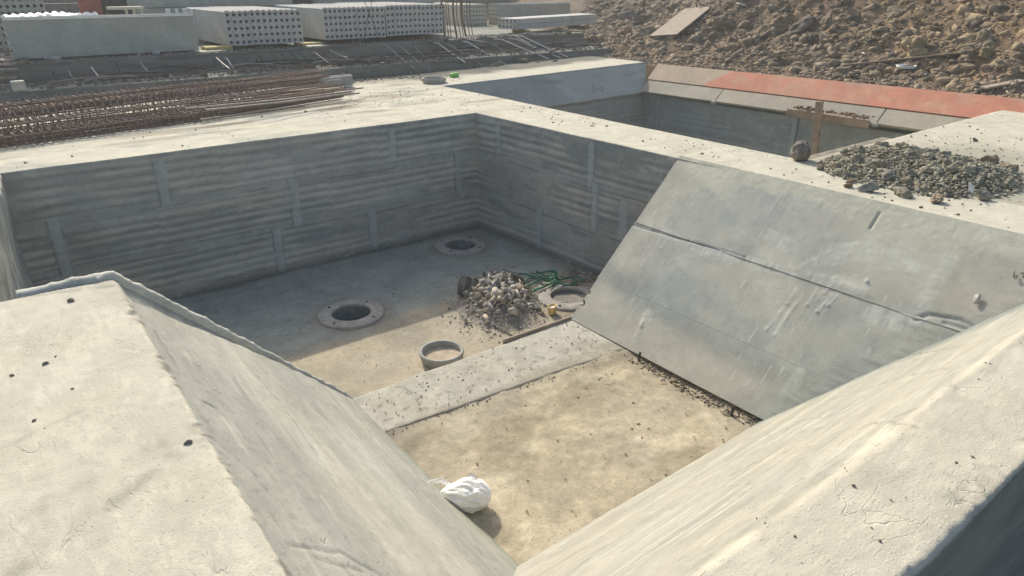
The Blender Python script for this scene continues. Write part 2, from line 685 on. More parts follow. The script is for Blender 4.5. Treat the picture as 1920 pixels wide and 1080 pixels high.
def ridge(P, u, z):
    """(pale crest, dark furrow) masks of the trowelled ribs"""
    patch = smooth(-.20, .0, fbm(P, (1.5, 1.5, .40), 91, 3))
    k = np.floor(u / 1.9 + np.floor(-z / .525) * .37)
    ph = z / .094 + fbm(P, (1.4, 1.4, .4), 13, 2) * .35 + np.sin(k * 12.9) * .5
    t = np.mod(ph, 1)
    n = .75 + .6 * fbm(P, (.55, .55, .06), 14, 3)
    m = np.mod(-z, .525)
    band = smooth(.03, .06, m) * (1 - smooth(.46, .49, m))
    pale = np.exp(-((t - .5) / .23) ** 2) * np.clip(n, 0, 1.2) * patch * band
    dark = np.exp(-((t - .98) / .12) ** 2) * np.clip(n, 0, 1.2) * patch * band
    return pale, dark


# ---- far concrete beam with wall (the far side of the main pit)
far_j = [(on_y(x, y, 7.76).x, a, b) for x, y, a, b in [(306, 345, -.55, -.08), (553, 375, -1.05, -.5), (735, 265, -.45, -.08), (525, 480, -1.6, -1.05), (100, 420, -1.1, -.5), (700, 430, -1.6, -1.05), (860, 330, -1.05, -.5)]]
seams = (-.52, -1.05)


def col_far(P):
    z = P[..., 2]
    top = top_color(P, .12)
    # mud, dust and dirt towards the raft; brown streaks also paint in shadow bands
    m = smooth(11.0, 11.9, P[..., 1] + fbm(P, .6, 4, 3) * .5 - smooth(6.0, 2.0, P[..., 0]) * -.0)
    top = mixc(top, (.15, .14, .12), m * .9)
    n = fbm(P, (.9, .22, 1), 87, 5)
    top = mixc(top, (.25, .205, .145), smooth(.0, .35, n) * .75 * smooth(8.0, 8.8, P[..., 1] + fbm(P, .5, 86, 2) * .3))
    top = mixc(top, (.33, .33, .29), smooth(.1, .4, fbm(P, (.5, .35, 1), 85, 4)) * .6)
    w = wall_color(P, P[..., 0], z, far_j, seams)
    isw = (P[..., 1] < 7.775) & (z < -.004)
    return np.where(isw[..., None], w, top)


def disp_far(P):
    D = np.zeros_like(P)
    isw = (P[..., 1] < 7.775) & (P[..., 2] < -.01)
    rp, rd = ridge(P, P[..., 0], P[..., 2])
    r = (rp - rd) * .005
    for (ju, z0, z1) in far_j:
        r = r + .003 * np.exp(-((P[..., 0] - ju) / .03) ** 2) * ((P[..., 2] > z0) & (P[..., 2] < z1))
    D[..., 1] = np.where(isw, -r, 0)
    return D


o = sweep('concrete_beam', [(7.76, -1.64), (7.76, 0), (12.3, 0)], 'x', -1.4, 6.34, .022, M_top, col_far, disp_far, rnd=.0, pstep=.0105)
tag(o, 'broad concrete slab along the far side of the main pit, carrying the rebar cages', 'concrete slab')

# ---- middle beam
def xl(y):
    return 5.30 + (7.76 - y) * .037


def shear_mid(P):
    P = P.copy()
    t = (6.33 - P[..., 0]) / (6.33 - 5.30)
    P[..., 0] = P[..., 0] + np.clip(t, 0, 1) * (7.76 - P[..., 1]) * .037
    return P


mid_j = [(on_x(x, y, 5.36).y, a, b) for x, y, a, b in [(940, 262, -.45, -.08), (1106, 300, -.55, -.05), (1113, 375, -1.05, -.5), (1012, 445, -1.6, -1.05), (1165, 400, -1.05, -.6)]]


def col_mid(P):
    top = top_color(P, .15)
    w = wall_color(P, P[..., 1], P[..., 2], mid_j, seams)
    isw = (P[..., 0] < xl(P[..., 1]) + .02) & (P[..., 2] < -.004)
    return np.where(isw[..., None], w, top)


def disp_mid(P):
    D = np.zeros_like(P)
    isw = (P[..., 0] < xl(P[..., 1]) + .02) & (P[..., 2] < -.01)
    rp, rd = ridge(P, P[..., 1], P[..., 2])
    r = (rp - rd) * .005
    for (ju, z0, z1) in mid_j:
        r = r + .003 * np.exp(-((P[..., 1] - ju) / .03) ** 2) * ((P[..., 2] > z0) & (P[..., 2] < z1))
    D[..., 0] = np.where(isw, -r, 0)
    return D


o = sweep('concrete_beam', [(5.30, -1.64), (5.30, 0), (6.33, 0), (6.33, -1.9)], 'y', .2, 7.765, .022, M_top, col_mid, disp_mid, shear=shear_mid, flip=True, rnd=0, pstep=.0105)
tag(o, 'long pale concrete beam running between the main pit and the second pit', 'concrete beam')

# ---- right slab carrying the grey soil heap
def col_right(P):
    c = top_color(P, .1)
    r = np.hypot((P[..., 0] - 6.9) / 1.5, (P[..., 1] - 2.5) / 1.1) + fbm(P, .3, 9, 3) * .3
    c = mixc(c, (.30, .28, .225), (1 - smooth(.75, 1.35, r)) * .65)
    c = mixc(c, (.40, .36, .29), smooth(.15, .5, fbm(P, .35, 9, 4)) * .35)
    return c


o = sweep('concrete_slab', [(.2, -.002), (3.57, -.002), (3.57, -1.9)], 'x', 6.33, 15.0, .03, M_top, col_right)
tag(o, 'wide sunlit concrete slab on the right with crumbs of soil around the grey heap', 'concrete slab')

# ---- second pit: far wall with sloped board, side wall, coping boards, floor
def col_w2(P):
    z = P[..., 2]
    w = wall_color(P, P[..., 0] + P[..., 1], z, [(4.0, -3, -.5), (17.35, -1.6, -.4)], (-1.0, -1.5))
    w = mixc(w, (.30, .31, .30), np.full(z.shape, .5))
    top = top_color(P, .12)
    top = mixc(top, (.16, .15, .125), smooth(10.95, 11.35, P[..., 1] + fbm(P, .5, 4, 3) * .3))
    return np.where((P[..., 1] > 10.30)[..., None], top, w)


def shear_w2(P):
    P = P.copy()
    P[..., 2] += np.where(P[..., 1] > 10.2, (P[..., 0] - 6.35) * .016, 0)
    return P


o = sweep('concrete_beam', [(9.93, -2.0), (9.93, -.55), (10.28, -.2), (10.28, 0), (12.3, 0)], 'x', 6.34, 11.36, .03, M_top, col_w2, shear=shear_w2)
tag(o, 'narrow sunlit concrete beam at the back of the second pit, mud behind it', 'concrete beam')


def board_grid(name, A, B, Cc, D, step, mat, colfn, thick, parent=None, dispfn=None, amp=.4):
    """A-B along u, A-D along v (metres); outward normal = u x v; closed with sides"""
    A, B, Cc, D = (np.array(p, float) for p in (A, B, Cc, D))
    nu = max(2, int(np.linalg.norm(B - A) / step) + 1)
    nv = max(2, int(np.linalg.norm(D - A) / step) + 1)
    u = np.linspace(0, 1, nu)[:, None, None]
    v = np.linspace(0, 1, nv)[None, :, None]
    P = A * (1 - u) * (1 - v) + B * u * (1 - v) + Cc * u * v + D * (1 - u) * v
    n = np.cross(B - A, D - A)
    n /= np.linalg.norm(n)
    Q = base_disp(P, amp)
    if dispfn is not None: Q = Q + dispfn(P)[..., None] * n
    col = colfn(P)
    V = Q.reshape(-1, 3)
    Cl = col.reshape(-1, 3)
    idx = np.arange(nu * nv).reshape(nu, nv)
    q = np.stack([idx[:-1, :-1], idx[1:, :-1], idx[1:, 1:], idx[:-1, 1:]], -1).reshape(-1, 4)
    loop = np.concatenate([idx[:, 0], idx[-1, 1:], idx[-2::-1, -1], idx[0, -2:0:-1]])
    Lv = V[loop]
    # keep the arris a touch rounded
    V1 = Lv - n * thick
    k = len(V)
    m = len(loop)
    V = np.concatenate([V, Lv, V1])
    Cl = np.concatenate([Cl, Cl[loop], Cl[loop] * .9])
    a = np.arange(m)
    b = (a + 1) % m
    sd = np.stack([k + a, k + m + a, k + m + b, k + b], -1)
    # back sheet
    cs = [k + m + t for t in (0, nu - 1, nu - 1 + nv - 1, 2 * (nu - 1) + nv - 1)]
    q = np.concatenate([q, sd, np.array([cs[::-1]])])
    return mesh_np(name, V, q, mat, Cl, parent)


# sloped shaded board of the far wall
def col_b2(P):
    c = np.broadcast_to(np.array((.40, .395, .36)), P.shape).copy()
    c = mixc(c, (.33, .33, .30), smooth(-.1, .4, fbm(P, .5, 5, 3)) * .5)
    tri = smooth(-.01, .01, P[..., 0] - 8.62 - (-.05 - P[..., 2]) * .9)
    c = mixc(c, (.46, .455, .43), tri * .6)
    c = mixc(c, (.28, .29, .27), np.exp(-((P[..., 2] + .10 - .02 * np.sin(P[..., 0] * 4)) / .03) ** 2) * smooth(-.1, .3, fbm(P, .4, 15, 2)) * .8)
    return c


bb = board_grid('sloping_panel', (6.30, 9.86, -.52), (10.95, 9.84, -.44), (11.37, 10.27, .055), (6.34, 10.26, -.02), .03, M_panel, col_b2, .08)
tag(bb, 'long shaded grey panel sloping into the second pit, with a small dark scrawl', 'wall panel')


def strokes(name, segs, r, mat, parent):
    bm = bmesh.new()
    for s in segs: tube(bm, s, r, 5)
    return obj(name, bm, mat, parent)


def on_b2(x, y):   # point on the second-pit board plane
    d = Vector(ray(x, y))
    p0 = Vector((10.95, 9.84, -.44))
    n = (Vector((6.30, 9.86, -.52)) - p0).cross(Vector((11.37, 10.27, .055)) - p0).normalized()
    c = Vector((0, 0, CAM_H))
    return c + d * ((p0 - c).dot(n) / d.dot(n)) - (n if n.dot(d) > 0 else -n) * .004


def img(off, sc, pts):
    return [(off[0] + x / sc, off[1] + y / sc) for x, y in pts]


k = 17.45
strokes('painted_scrawl', [[on_b2(*p) for p in img((1070, 140), k, q)] for q in (
    [(700, 400), (760, 370), (700, 470), (740, 500)], [(690, 540), (750, 570), (800, 480), (840, 460)],
    [(840, 460), (900, 480), (940, 500), (1000, 540), (1060, 540)], [(930, 390), (1040, 380), (1080, 440), (1060, 480), (1010, 470), (1020, 440)])], .006, M_ink2, bb)

# wall under the coping (faces the camera side)
def col_w3(P):
    w = wall_color(P, P[..., 1], P[..., 2], [(9.5, -1.6, -.4), (6.45, -1.6, -.4)], (-1.0,))
    w = mixc(w, (.29, .30, .28), np.full(w.shape[:2], .4))
    m = np.exp(-((P[..., 1] - 6.39) / .012) ** 2)
    return mixc(w, (.05, .05, .05), m * .9)


o = sweep('retaining_wall', [(11.40, .05), (11.05, -.5), (10.97, -.46), (10.97, -2.0)], 'y', 3.3, 9.95, .03, M_wall, col_w3)
tag(o, 'smooth grey shaded wall of the second pit below the salmon coping', 'retaining wall')


# coping boards : zoff rises towards camera
def zc(y): return (9.95 - y) * .012


def cpt(xx, zz, y): return (xx, y, zz + zc(y))


def col_orange(P):
    c = np.broadcast_to(np.array((.60, .255, .18)), P.shape).copy()
    c = mixc(c, (.58, .31, .22), smooth(-.1, .3, fbm(P, .4, 3, 5)))
    c = mixc(c, (.55, .36, .24), smooth(.15, .35, fbm(P, (.15, .25, .15), 303, 4)) * .5)
    c = mixc(c, (.45, .36, .29), smooth(.2, .45, fbm(P, (.2, .6, .2), 304, 5)) * .45)
    k = P[..., 1] - (8.25 - (P[..., 2]) * 1.3) + fbm(P, .3, 6, 3) * .08
    c = mixc(c, (.48, .375, .285), smooth(-.06, .10, k))
    c = mixc(c, (.56, .43, .34), smooth(9.55, 9.7, P[..., 1]) * .5)
    return c


o = board_grid('coping_board', cpt(11.07, -.205, 9.93), cpt(11.07, -.205, 2.6), cpt(11.36, .075, 2.6), cpt(11.36, .075, 9.93), .03, M_board, col_orange, .06)
tag(o, 'long salmon orange band sloping along the far side of the second pit', 'coping board')


def col_gb(P):
    c = np.broadcast_to(np.array((.42, .37, .30)), P.shape).copy()
    return mixc(c, (.34, .32, .27), smooth(-.1, .4, fbm(P, .6, 3, 3)) * .6)


ys = [(9.90, 'leftmost grey beige edging board under the bare beige end of the salmon band'),
      (8.02, 'grey beige edging board under the salmon band, behind the top of the upright timber'),
      (5.02, 'rightmost grey beige edging board under the salmon band, beside the sunlit slab'), (2.6, '')]
for i in range(3):
    y0, y1 = ys[i][0], ys[i + 1][0] + .02
    o = board_grid('edging_board', cpt(10.83, -.42, y0), cpt(10.83, -.42, y1), cpt(11.06, -.215 - .012, y1), cpt(11.06, -.215 - .012, y0), .03, M_board, col_gb, .05)
    tag(o, ys[i][1], 'edging board', 'edging boards under the salmon band')
for y in (8.02, 5.02):
    bm = bmesh.new()
    box(bm, (10.80, y, -.44 + zc(y)), (.10, .07, .06), bev=.015)
    o = obj('mortar_dab', bm, M_collar)
    tag(o, 'pale mortar dab closing the ' + ('left' if y > 7 else 'right') + ' joint between grey beige edging boards', 'mortar')

X, Y = np.meshgrid(lin(5.5, 11.2, .2), lin(3.0, 10.2, .2), indexing='ij')
P = np.stack([X, Y, X * 0 - 1.9], -1)
tag(grid_obj('second_pit_floor', P, M_floor, np.broadcast_to(GREY, P.shape)), kind='structure')

# ---- raft steps at the back, with formwork grain
def col_raft(P):
    c = np.broadcast_to(np.array((.235, .23, .205)), P.shape).copy()
    c = mixc(c, (.11, .11, .10), smooth(-.1, .4, fbm(P, (1.2, .3, .10), 5, 4)) * .7)
    c = mixc(c, (.30, .27, .22), smooth(.0, .4, fbm(P, (.6, .4, .2), 25, 3)) * (P[..., 2] > .48) * .7)
    ln = (np.abs(np.mod(P[..., 1] * 3.1 + P[..., 2] * 5.0 + fbm(P, (1.5, .5, .5), 65, 2) * .25, 1) - .5) < .05) & (P[..., 1] < 13)
    c = mixc(c, (.08, .08, .075), ln * .6)
    c = mixc(c, (.20, .17, .13), smooth(0, .4, fbm(P, .5, 66, 3)) * .6)
    c = mixc(c, (.26, .26, .24), ((np.abs(P[..., 2] - .2) < .02) & (P[..., 1] < 12.15)) * .5)
    return c


def zraft(P):
    D = np.zeros_like(P)
    D[..., 1] = np.sin(P[..., 0] * 2.2) * .01 + (np.mod(P[..., 0], 1.83) < .03) * .015
    return D


o = sweep('concrete_raft', [(12.12, -.13), (12.12, .2), (12.95, .22), (12.98, .5), (24, .5)], 'x', -1.0, 12.1, .04, M_wall, col_raft, zraft, pstep=.04, amp=.8, rnd=0)
for p_ in o.data.polygons: p_.use_smooth = False
tag(o, 'dark stepped concrete raft behind the slab, carrying the stacks of hollow panels', 'concrete raft')

# ---- left block with its slope, and left pit wall
def col_left(P):
    x, y, z = P[..., 0], P[..., 1], P[..., 2]
    c = top_color(P)
    sl = np.broadcast_to(np.array((.40, .385, .34)), P.shape).copy()
    st = fbm(P, (.25, 1.6, .25), 5, 4)
    sl = mixc(sl, (.46, .44, .385), smooth(0, .35, st))
    sl = mixc(sl, (.33, .325, .295), smooth(.05, .4, -st) * .6)
    sl = mixc(sl, (.30, .295, .265), smooth(-.28, -.04, z + fbm(P, .15, 77, 3) * .08) * .55)
    c = np.where((z < -.012)[..., None], sl, c)
    # scrapes and stains on top
    for pts, w, a in [([(-.9, 2.6), (.05, 2.95)], .012, .3), ([(-.6, 1.9), (.36, 2.45)], .035, .35), ([(-.3, 2.35), (.33, 2.52)], .05, .25), ([(-.1, 4.42), (.35, 4.28)], .02, .5)]:
        m = seg_mask(x, y, pts, w) * (z > -.02) * smooth(-.4, .3, fbm(P, .08, 6, 2))
        c = mixc(c, (.25, .24, .20), m * a * 1.4)
    tl = smooth(.38, .50, fbm(P, (.02, .7, .02), 411, 3)) * smooth(.0, .25, fbm(P, (.25, .8, .25), 412, 3)) * (z < -.02)
    c = mixc(c, (.22, .215, .19), tl * .5)
    tl = smooth(.36, .46, fbm(P, (.025, .6, .025), 413, 3)) * (z < -.02)
    c = mixc(c, (.53, .51, .45), tl * .55)
    # cracks on the slope
    for pts, w, a in CR_L:
        m = seg_mask(z * 1.414, y, pts, w) * (z < -.03) * smooth(-.3, .1, fbm(P, .05, 4, 2))
        c = mixc(c, (.16, .155, .14), m * a)
    ed = np.exp(-((x - .385) / .022) ** 2) * (z > -.06) * smooth(.15, .35, fbm(P, .03, 91, 2) + .5 * fbm(P, .2, 92, 2))
    c = mixc(c, (.17, .16, .14), ed * .8)
    pit = smooth(.42, .5, fbm(P, .035, 93, 2)) * smooth(-.1, .3, fbm(P, .4, 94, 2)) * (z < -.03)
    c = mixc(c, (.24, .23, .20), pit * .35)
    # damp green foot
    c = mixc(c, (.25, .27, .20), smooth(-1.30, -1.42, z + fbm(P, .2, 4, 2) * .05) * .6)
    return c


def lw(x, y):    # pixel on the left slope -> (s, y)
    d = ray(x, y)
    # plane z = -(X-.37)
    t = (.37 - CAM_H) / (d[2] + d[0])
    return ((CAM_H + d[2] * t) * 1.414, d[1] * t)


CR_L = []
for q, w, a in [([(383, 755), (400, 765)], 0.014, .9), ([(600, 775), (620, 790)], 0.008, .9), ([(470, 690), (560, 800), (640, 915)], 0.010, .45), ([(420, 840), (480, 890), (500, 920)], 0.007, .6),
                ([(290, 620), (330, 680)], 0.007, .6), ([(540, 1020), (640, 1035), (720, 1080)], .012, .6), ([(590, 1045), (680, 1070)], 0.007, .5), ([(640, 730), (700, 820)], 0.007, .5)]:
    CR_L.append(([lw(*p) for p in q], w, a))


def disp_left(P):
    x, y, z = P[..., 0], P[..., 1], P[..., 2]
    D = np.zeros_like(P)
    m = (z < -.03) & (z > -1.45)
    h = fbm(P, (.10, 1.2, .10), 45, 5) * .008
    for pts, w, a in CR_L:
        h = h - seg_mask(z * 1.414, y, pts, w) * .006
    rec = smooth(.34 * (1 + z / .95), .34 * (1 + z / .95) - .10, 4.40 - y) * smooth(-.95, -.80, z)
    h = h - rec * .06
    h = np.where(m, h, 0)
    D[..., 0] = h * .707
    D[..., 2] = h * .707
    # ragged arris
    g = np.exp(-((x - .37) ** 2 + z ** 2) / .020 ** 2)
    yy = P * (0, 1, 0)
    chip = smooth(.15, .35, fbm(yy, .062, 66, 4)) * smooth(.0, .3, fbm(yy, .31, 68, 2))
    a = g * (fbm(yy, .37, 67, 4) * .030 - chip * .022 + fbm(yy, .019, 69, 2) * .006)
    D[..., 0] += a
    D[..., 2] += np.minimum(a, 0) * .5
    return D


sl_l = [(-2.5, 0), (.37, 0), (1.78, -1.41), (1.90, -1.56)]
o = sweep('concrete_block', sl_l, 'y', -.6, 4.40, .012, M_slope_y, col_left, disp_left, rnd=0, flip=True)
tag(o, 'pale concrete block in the left foreground with one side sloping down into the pit', 'concrete block')
blk = o
# end face of the block (part of the same cast body)
V = [(-2.5, 4.395, 0), (.36, 4.395, -.004), (1.76, 4.395, -1.42), (1.76, 4.395, -1.66), (-2.5, 4.395, -1.66)]
bm = bmesh.new()
f = bm.faces.new([bm.verts.new(v) for v in V])
r = bmesh.ops.extrude_face_region(bm, geom=[f])
for v in [v for v in r['geom'] if isinstance(v, bmesh.types.BMVert)]: v.co.y -= .3
for v in bm.verts:
    if v.co.y < 4.2: v.co.x -= .06; v.co.z -= .06
obj('end_face', bm, concrete('block_end', color=(.34, .34, .31)), blk)

# raised lip along the end of the slope
rs = np.random.RandomState(3)
bm = bmesh.new()
N_ = 200
rings = []
for i in range(N_ + 1):
    t = i / N_
    x = -.10 + t * 1.92
    z0 = 0 if x < .37 else -(x - .37)
    h = .022 * (1 - smooth(.45, 1.0, np.array(t))) + .012 + .014 * mn.noise(Vector((t * 24, 0, 0))) + .010 * mn.noise(Vector((t * 60, 4, 0)))
    if x < .3: h *= max(.15, (x + .10) / .40) ** .7
    wy = .045 * (1 - .5 * t) + .010 * mn.noise(Vector((t * 22, 5, 0)))
    y0 = 4.43 + (0 if x > .42 else (.42 - x) * .12) + .006 * mn.noise(Vector((t * 17, 9, 0)))
    nx, nz_ = (0, 1) if x < .3 else (.6, .8)
    rings.append([bm.verts.new((x + nx * a * h - nx * (1 - a) * .1, y0 + b * wy, z0 + nz_ * a * h - (1 - a) * .1)) for a, b in ((0, -1), (.9, -1), (1, -.3), (1, .4), (.85, 1), (0, 1))])
for a, b in zip(rings[:-1], rings[1:]):
    for k in range(6):
        bm.faces.new((a[k], a[(k + 1) % 6], b[(k + 1) % 6], b[k]))
bm.faces.new(rings[0]); bm.faces.new(rings[-1][::-1])
obj('mortar_lip', bm, concrete('lip_mortar', color=(.50, .49, .44), bump=.8), blk, True)


def shear_lw(P):
    P = P.copy()
    P[..., 0] += (7.76 - P[..., 1]) * -.072
    return P


def col_lw(P):
    c = np.broadcast_to(np.array((.40, .39, .355)), P.shape).copy()
    c = mixc(c, (.30, .31, .29), smooth(0, .4, fbm(P, (.4, .15, .9), 15, 3)))
    return np.where((P[..., 2] > -.01)[..., None], top_color(P), c)


o = sweep('retaining_wall', [(-2.5, 0), (.0, 0), (-.03, -.6), (.0, -1.64)], 'y', 4.38, 7.78, .03, M_wall, col_lw, lambda P: np.stack([fbm(P, (.3, .12, .5), 8, 3) * .03, P[..., 0] * 0, P[..., 0] * 0], -1), shear=shear_lw, flip=True)
tag(o, 'rough pale wall closing the left side of the main pit, at the left frame edge', 'retaining wall')

# ---- near right beam with its slope
def rw(x, y):   # pixel on near-right slope plane  z = -(Y-.86)
    d = ray(x, y)
    t = (.86 - CAM_H) / (d[2] + d[1])
    return (d[0] * t, (CAM_H + d[2] * t) * 1.414)


CR_R = []
for q, w, a in [([(1360, 760), (1395, 745), (1410, 735)], .012, .6), ([(1505, 812), (1545, 802)], .012, .8), ([(1375, 890), (1400, 875)], .010, .8), ([(1130, 1030), (1250, 955), (1290, 945)], .008, .7),
                ([(1060, 1080), (1130, 1030)], .008, .6), ([(1640, 795), (1710, 790)], .012, .5), ([(1650, 800), (1720, 765)], .010, .7), ([(1180, 980), (1350, 915), (1420, 905)], .007, .3), ([(1430, 820), (1500, 790), (1560, 780)], .008, .5),
                ([(1560, 750), (1700, 705), (1780, 690)], .012, .4), ([(1690, 670), (1800, 650)], .014, .5)]:
    CR_R.append(([rw(*p) for p in q], w, a))


def col_near(P):
    x, y, z = P[..., 0], P[..., 1], P[..., 2]
    c = top_color(P)
    sl = np.broadcast_to(np.array((.355, .34, .30)), P.shape)
    sl = mixc(sl, (.40, .38, .325), smooth(0, .4, fbm(P, (2.0, .15, .15), 35, 3)) * .8)
    sl = mixc(sl, (.30, .29, .255), smooth(0, .4, fbm(P, (1.4, .10, .10), 36, 3)) * .6)
    c = mixc(c, sl, smooth(.84, .92, y + fbm(P, (.2, .2, .2), 37, 3) * .05))
    tl = smooth(.38, .50, fbm(P, (.9, .02, .02), 401, 3)) * smooth(.0, .25, fbm(P, (.8, .25, .25), 402, 3)) * (y > .80)
    c = mixc(c, (.22, .215, .18), tl * .55)
    tl = smooth(.36, .46, fbm(P, (.7, .025, .025), 403, 3)) * (y > .80)
    c = mixc(c, (.54, .51, .44), tl * .6)
    for pts, w, a in CR_R:
        m = seg_mask(x, z * 1.414, pts, w) * ((y > .8) & (z < .01)) * smooth(-.4, .0, fbm(P, .05, 4, 2))
        c = mixc(c, (.22, .21, .18), m * a)
    pit = smooth(.44, .52, fbm(P, (.07, .03, .03), 93, 2)) * smooth(-.1, .3, fbm(P, .4, 94, 2)) * (y > .8)
    c = mixc(c, (.24, .23, .19), pit * .6)
    # dark pits near the outer edge
    e = smooth(.75, .5, y) * (z > -.02)
    m = smooth(.25, .45, fbm(P, .045, 88, 2)) * smooth(-.1, .3, fbm(P, .5, 89, 2)) * e
    c = mixc(c, (.25, .245, .21), m * .7)
    m = np.exp(-(((x - 2.38) / .16) ** 2 + ((y - .53) / .05) ** 2)) * (z > -.03)
    c = mixc(c, (.30, .29, .24), m * smooth(-.4, .2, fbm(P, .03, 83, 2)) * .8)
    back = np.broadcast_to(np.array((.32, .31, .28)), P.shape)
    c = np.where(((y < .50) & (z < -.02))[..., None], back * (1 + .3 * fbm(P, (.5, .5, .12), 3, 3)[..., None]) * (1.0, .97, .9), c)
    # grey damp plaster where slope and panel meet
    far = smooth(4.0, 4.6, x + z * .9 + .5) * (z < -.05) * 0
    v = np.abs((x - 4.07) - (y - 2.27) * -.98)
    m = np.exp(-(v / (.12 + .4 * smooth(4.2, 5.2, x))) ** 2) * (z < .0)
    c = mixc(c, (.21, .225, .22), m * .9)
    return c


def disp_near(P):
    x, y, z = P[..., 0], P[..., 1], P[..., 2]
    D = np.zeros_like(P)
    m = (y > .84) & (z > -1.45)
    h = fbm(P, (1.4, .10, .10), 45, 5) * .008 + fbm(P, (.7, .7, .7), 145, 2) * .008
    for pts, w, a in CR_R:
        h = h - seg_mask(x, z * 1.414, pts, w) * .008
    # raised mortar drag along the ridge
    h = h + np.exp(-((z * 1.414 + .10) / .05) ** 2) * smooth(-.3, .3, fbm(P, .25, 46, 3)) * .006
    h = np.where(m, h, 0)
    D[..., 1] = h * .707
    D[..., 2] = h * .707
    g = np.exp(-((y - .47) ** 2 + z ** 2) / .020 ** 2)
    xx = P * (1, 0, 0)
    chip = smooth(.1, .5, fbm(xx, .041, 166, 3)) * smooth(-.2, .3, fbm(xx, .33, 168, 2))
    e = g * (fbm(xx, .45, 167, 4) * .03 - chip * .024 + fbm(xx, .02, 169, 2) * .006)
    D[..., 1] -= e
    D[..., 2] += np.minimum(e, 0) * .6
    return D


o = sweep('concrete_beam', [(.47, -1.7), (.47, 0), (.86, 0), (2.28, -1.42), (2.40, -1.56)], 'x', .30, 6.34, .0125, M_slope, col_near, disp_near, rnd=.014)
tag(o, 'bright concrete beam in the right foreground, sloping down to the pit floor', 'concrete beam')
near = o
X, Y = np.meshgrid(lin(0.3, 9, .3), lin(-4, .6, .3), indexing='ij')
tag(grid_obj('third_pit_floor', np.stack([X, Y, X * 0 - 1.62], -1), M_floor, np.broadcast_to(GREY * .8, X.shape + (3,))), kind='structure')

# ---- pit floor (rear) with sump holes
RINGS = [(2.57, 6.17), (4.62, 7.19), (4.68, 5.10)]
X, Y = np.meshgrid(lin(-.5, 5.6, .03), lin(4.0, 7.9, .03), indexing='ij')
P = np.stack([X, Y, X * 0 - 1.6], -1)
P[..., 2] += fbm(P, .6, 4, 3) * .008
hole = np.zeros(X.shape, bool)
for cx, cy in RINGS:
    hole |= np.hypot(X - cx, Y - cy) < .23
c = np.broadcast_to(DUST, P.shape).copy()
c = mixc(c, (.47, .39, .29), smooth(-.1, .4, fbm(P, (.8, .4, 1), 21, 4)))
c = mixc(c, (.33, .29, .23), smooth(.05, .5, fbm(P, (.5, .5, 1), 29, 4)) * .7)
c = mixc(c, (.31, .335, .305), smooth(.15, -.15, (Y - 5.75) * -1 + fbm(P, .5, 92, 3) * .25) * .75)  # grey-green tint painted over the floor lying in the wall's shade
for cx, cy in RINGS:
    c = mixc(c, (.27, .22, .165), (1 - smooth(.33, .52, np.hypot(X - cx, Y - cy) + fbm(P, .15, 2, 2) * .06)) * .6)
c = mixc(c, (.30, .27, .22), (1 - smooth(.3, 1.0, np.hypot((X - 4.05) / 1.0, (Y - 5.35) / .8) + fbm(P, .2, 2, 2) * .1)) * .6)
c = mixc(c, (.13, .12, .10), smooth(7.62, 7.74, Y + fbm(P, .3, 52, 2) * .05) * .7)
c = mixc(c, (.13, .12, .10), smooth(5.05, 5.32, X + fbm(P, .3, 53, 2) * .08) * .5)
idx = np.arange(X.size).reshape(X.shape)
q = np.stack([idx[:-1, :-1], idx[1:, :-1], idx[1:, 1:], idx[:-1, 1:]], -1)
hq = hole[:-1, :-1] | hole[1:, 1:] | hole[1:, :-1] | hole[:-1, 1:]
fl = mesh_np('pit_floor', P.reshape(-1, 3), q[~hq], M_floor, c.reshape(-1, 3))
tag(fl, kind='structure')

# ---- near floor, one step higher, and the concrete strip
X, Y = np.meshgrid(lin(1.3, 4.75, .018), lin(1.9, 3.86, .018), indexing='ij')
P = np.stack([X, Y, X * 0 - 1.435], -1)
h = fbm(P, .5, 4, 4) * .016 + fbm(P, .09, 14, 3) * .009 + np.abs(fbm(P, .22, 24, 3)) * .012
h += smooth(3.40, 3.72, Y) * .022 + (1 - smooth(0, .16, np.abs(X - 4.06))) * fbm(P, .08, 9, 2) * .02
P[..., 2] += h
c = np.broadcast_to(np.array((.43, .365, .27)), P.shape).copy()
c = mixc(c, (.27, .225, .16), smooth(-.02, .25, fbm(P, (.5, .35, 1), 21, 6)) * .6)
c = mixc(c, (.53, .465, .355), smooth(.1, .4, fbm(P, (.3, .2, 1), 33, 4)) * .6)
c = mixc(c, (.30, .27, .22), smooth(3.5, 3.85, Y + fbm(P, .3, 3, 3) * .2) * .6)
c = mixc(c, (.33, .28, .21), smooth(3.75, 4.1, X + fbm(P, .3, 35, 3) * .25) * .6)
c = c * (1 + .12 * fbm(P, .06, 7, 3)[..., None])
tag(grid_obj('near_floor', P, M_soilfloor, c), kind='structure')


def col_strip(P):
    c = np.broadcast_to(np.array((.47, .435, .375)), P.shape).copy()
    c = mixc(c, (.40, .36, .30), smooth(0, .4, fbm(P, .25, 21, 4)) * .6)
    c = mixc(c, (.26, .24, .20), smooth(.3, .45, fbm(P, .05, 44, 2)) * .7)
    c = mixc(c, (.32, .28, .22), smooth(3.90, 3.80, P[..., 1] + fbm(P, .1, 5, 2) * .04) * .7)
    return c


def sh_strip(P):
    P = P.copy()
    P[..., 1] += np.clip((4.40 - P[..., 1]) / .72, 0, 1) * (4.0 - P[..., 0]) * .08
    P[..., 1] += fbm(P, .25, 6, 2) * .015
    return P


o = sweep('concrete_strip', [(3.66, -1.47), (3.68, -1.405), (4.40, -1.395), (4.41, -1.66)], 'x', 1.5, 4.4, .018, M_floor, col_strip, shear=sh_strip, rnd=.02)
tag(o, 'rough pale concrete strip crossing the pit floor between left slope and panel slope', 'concrete strip')
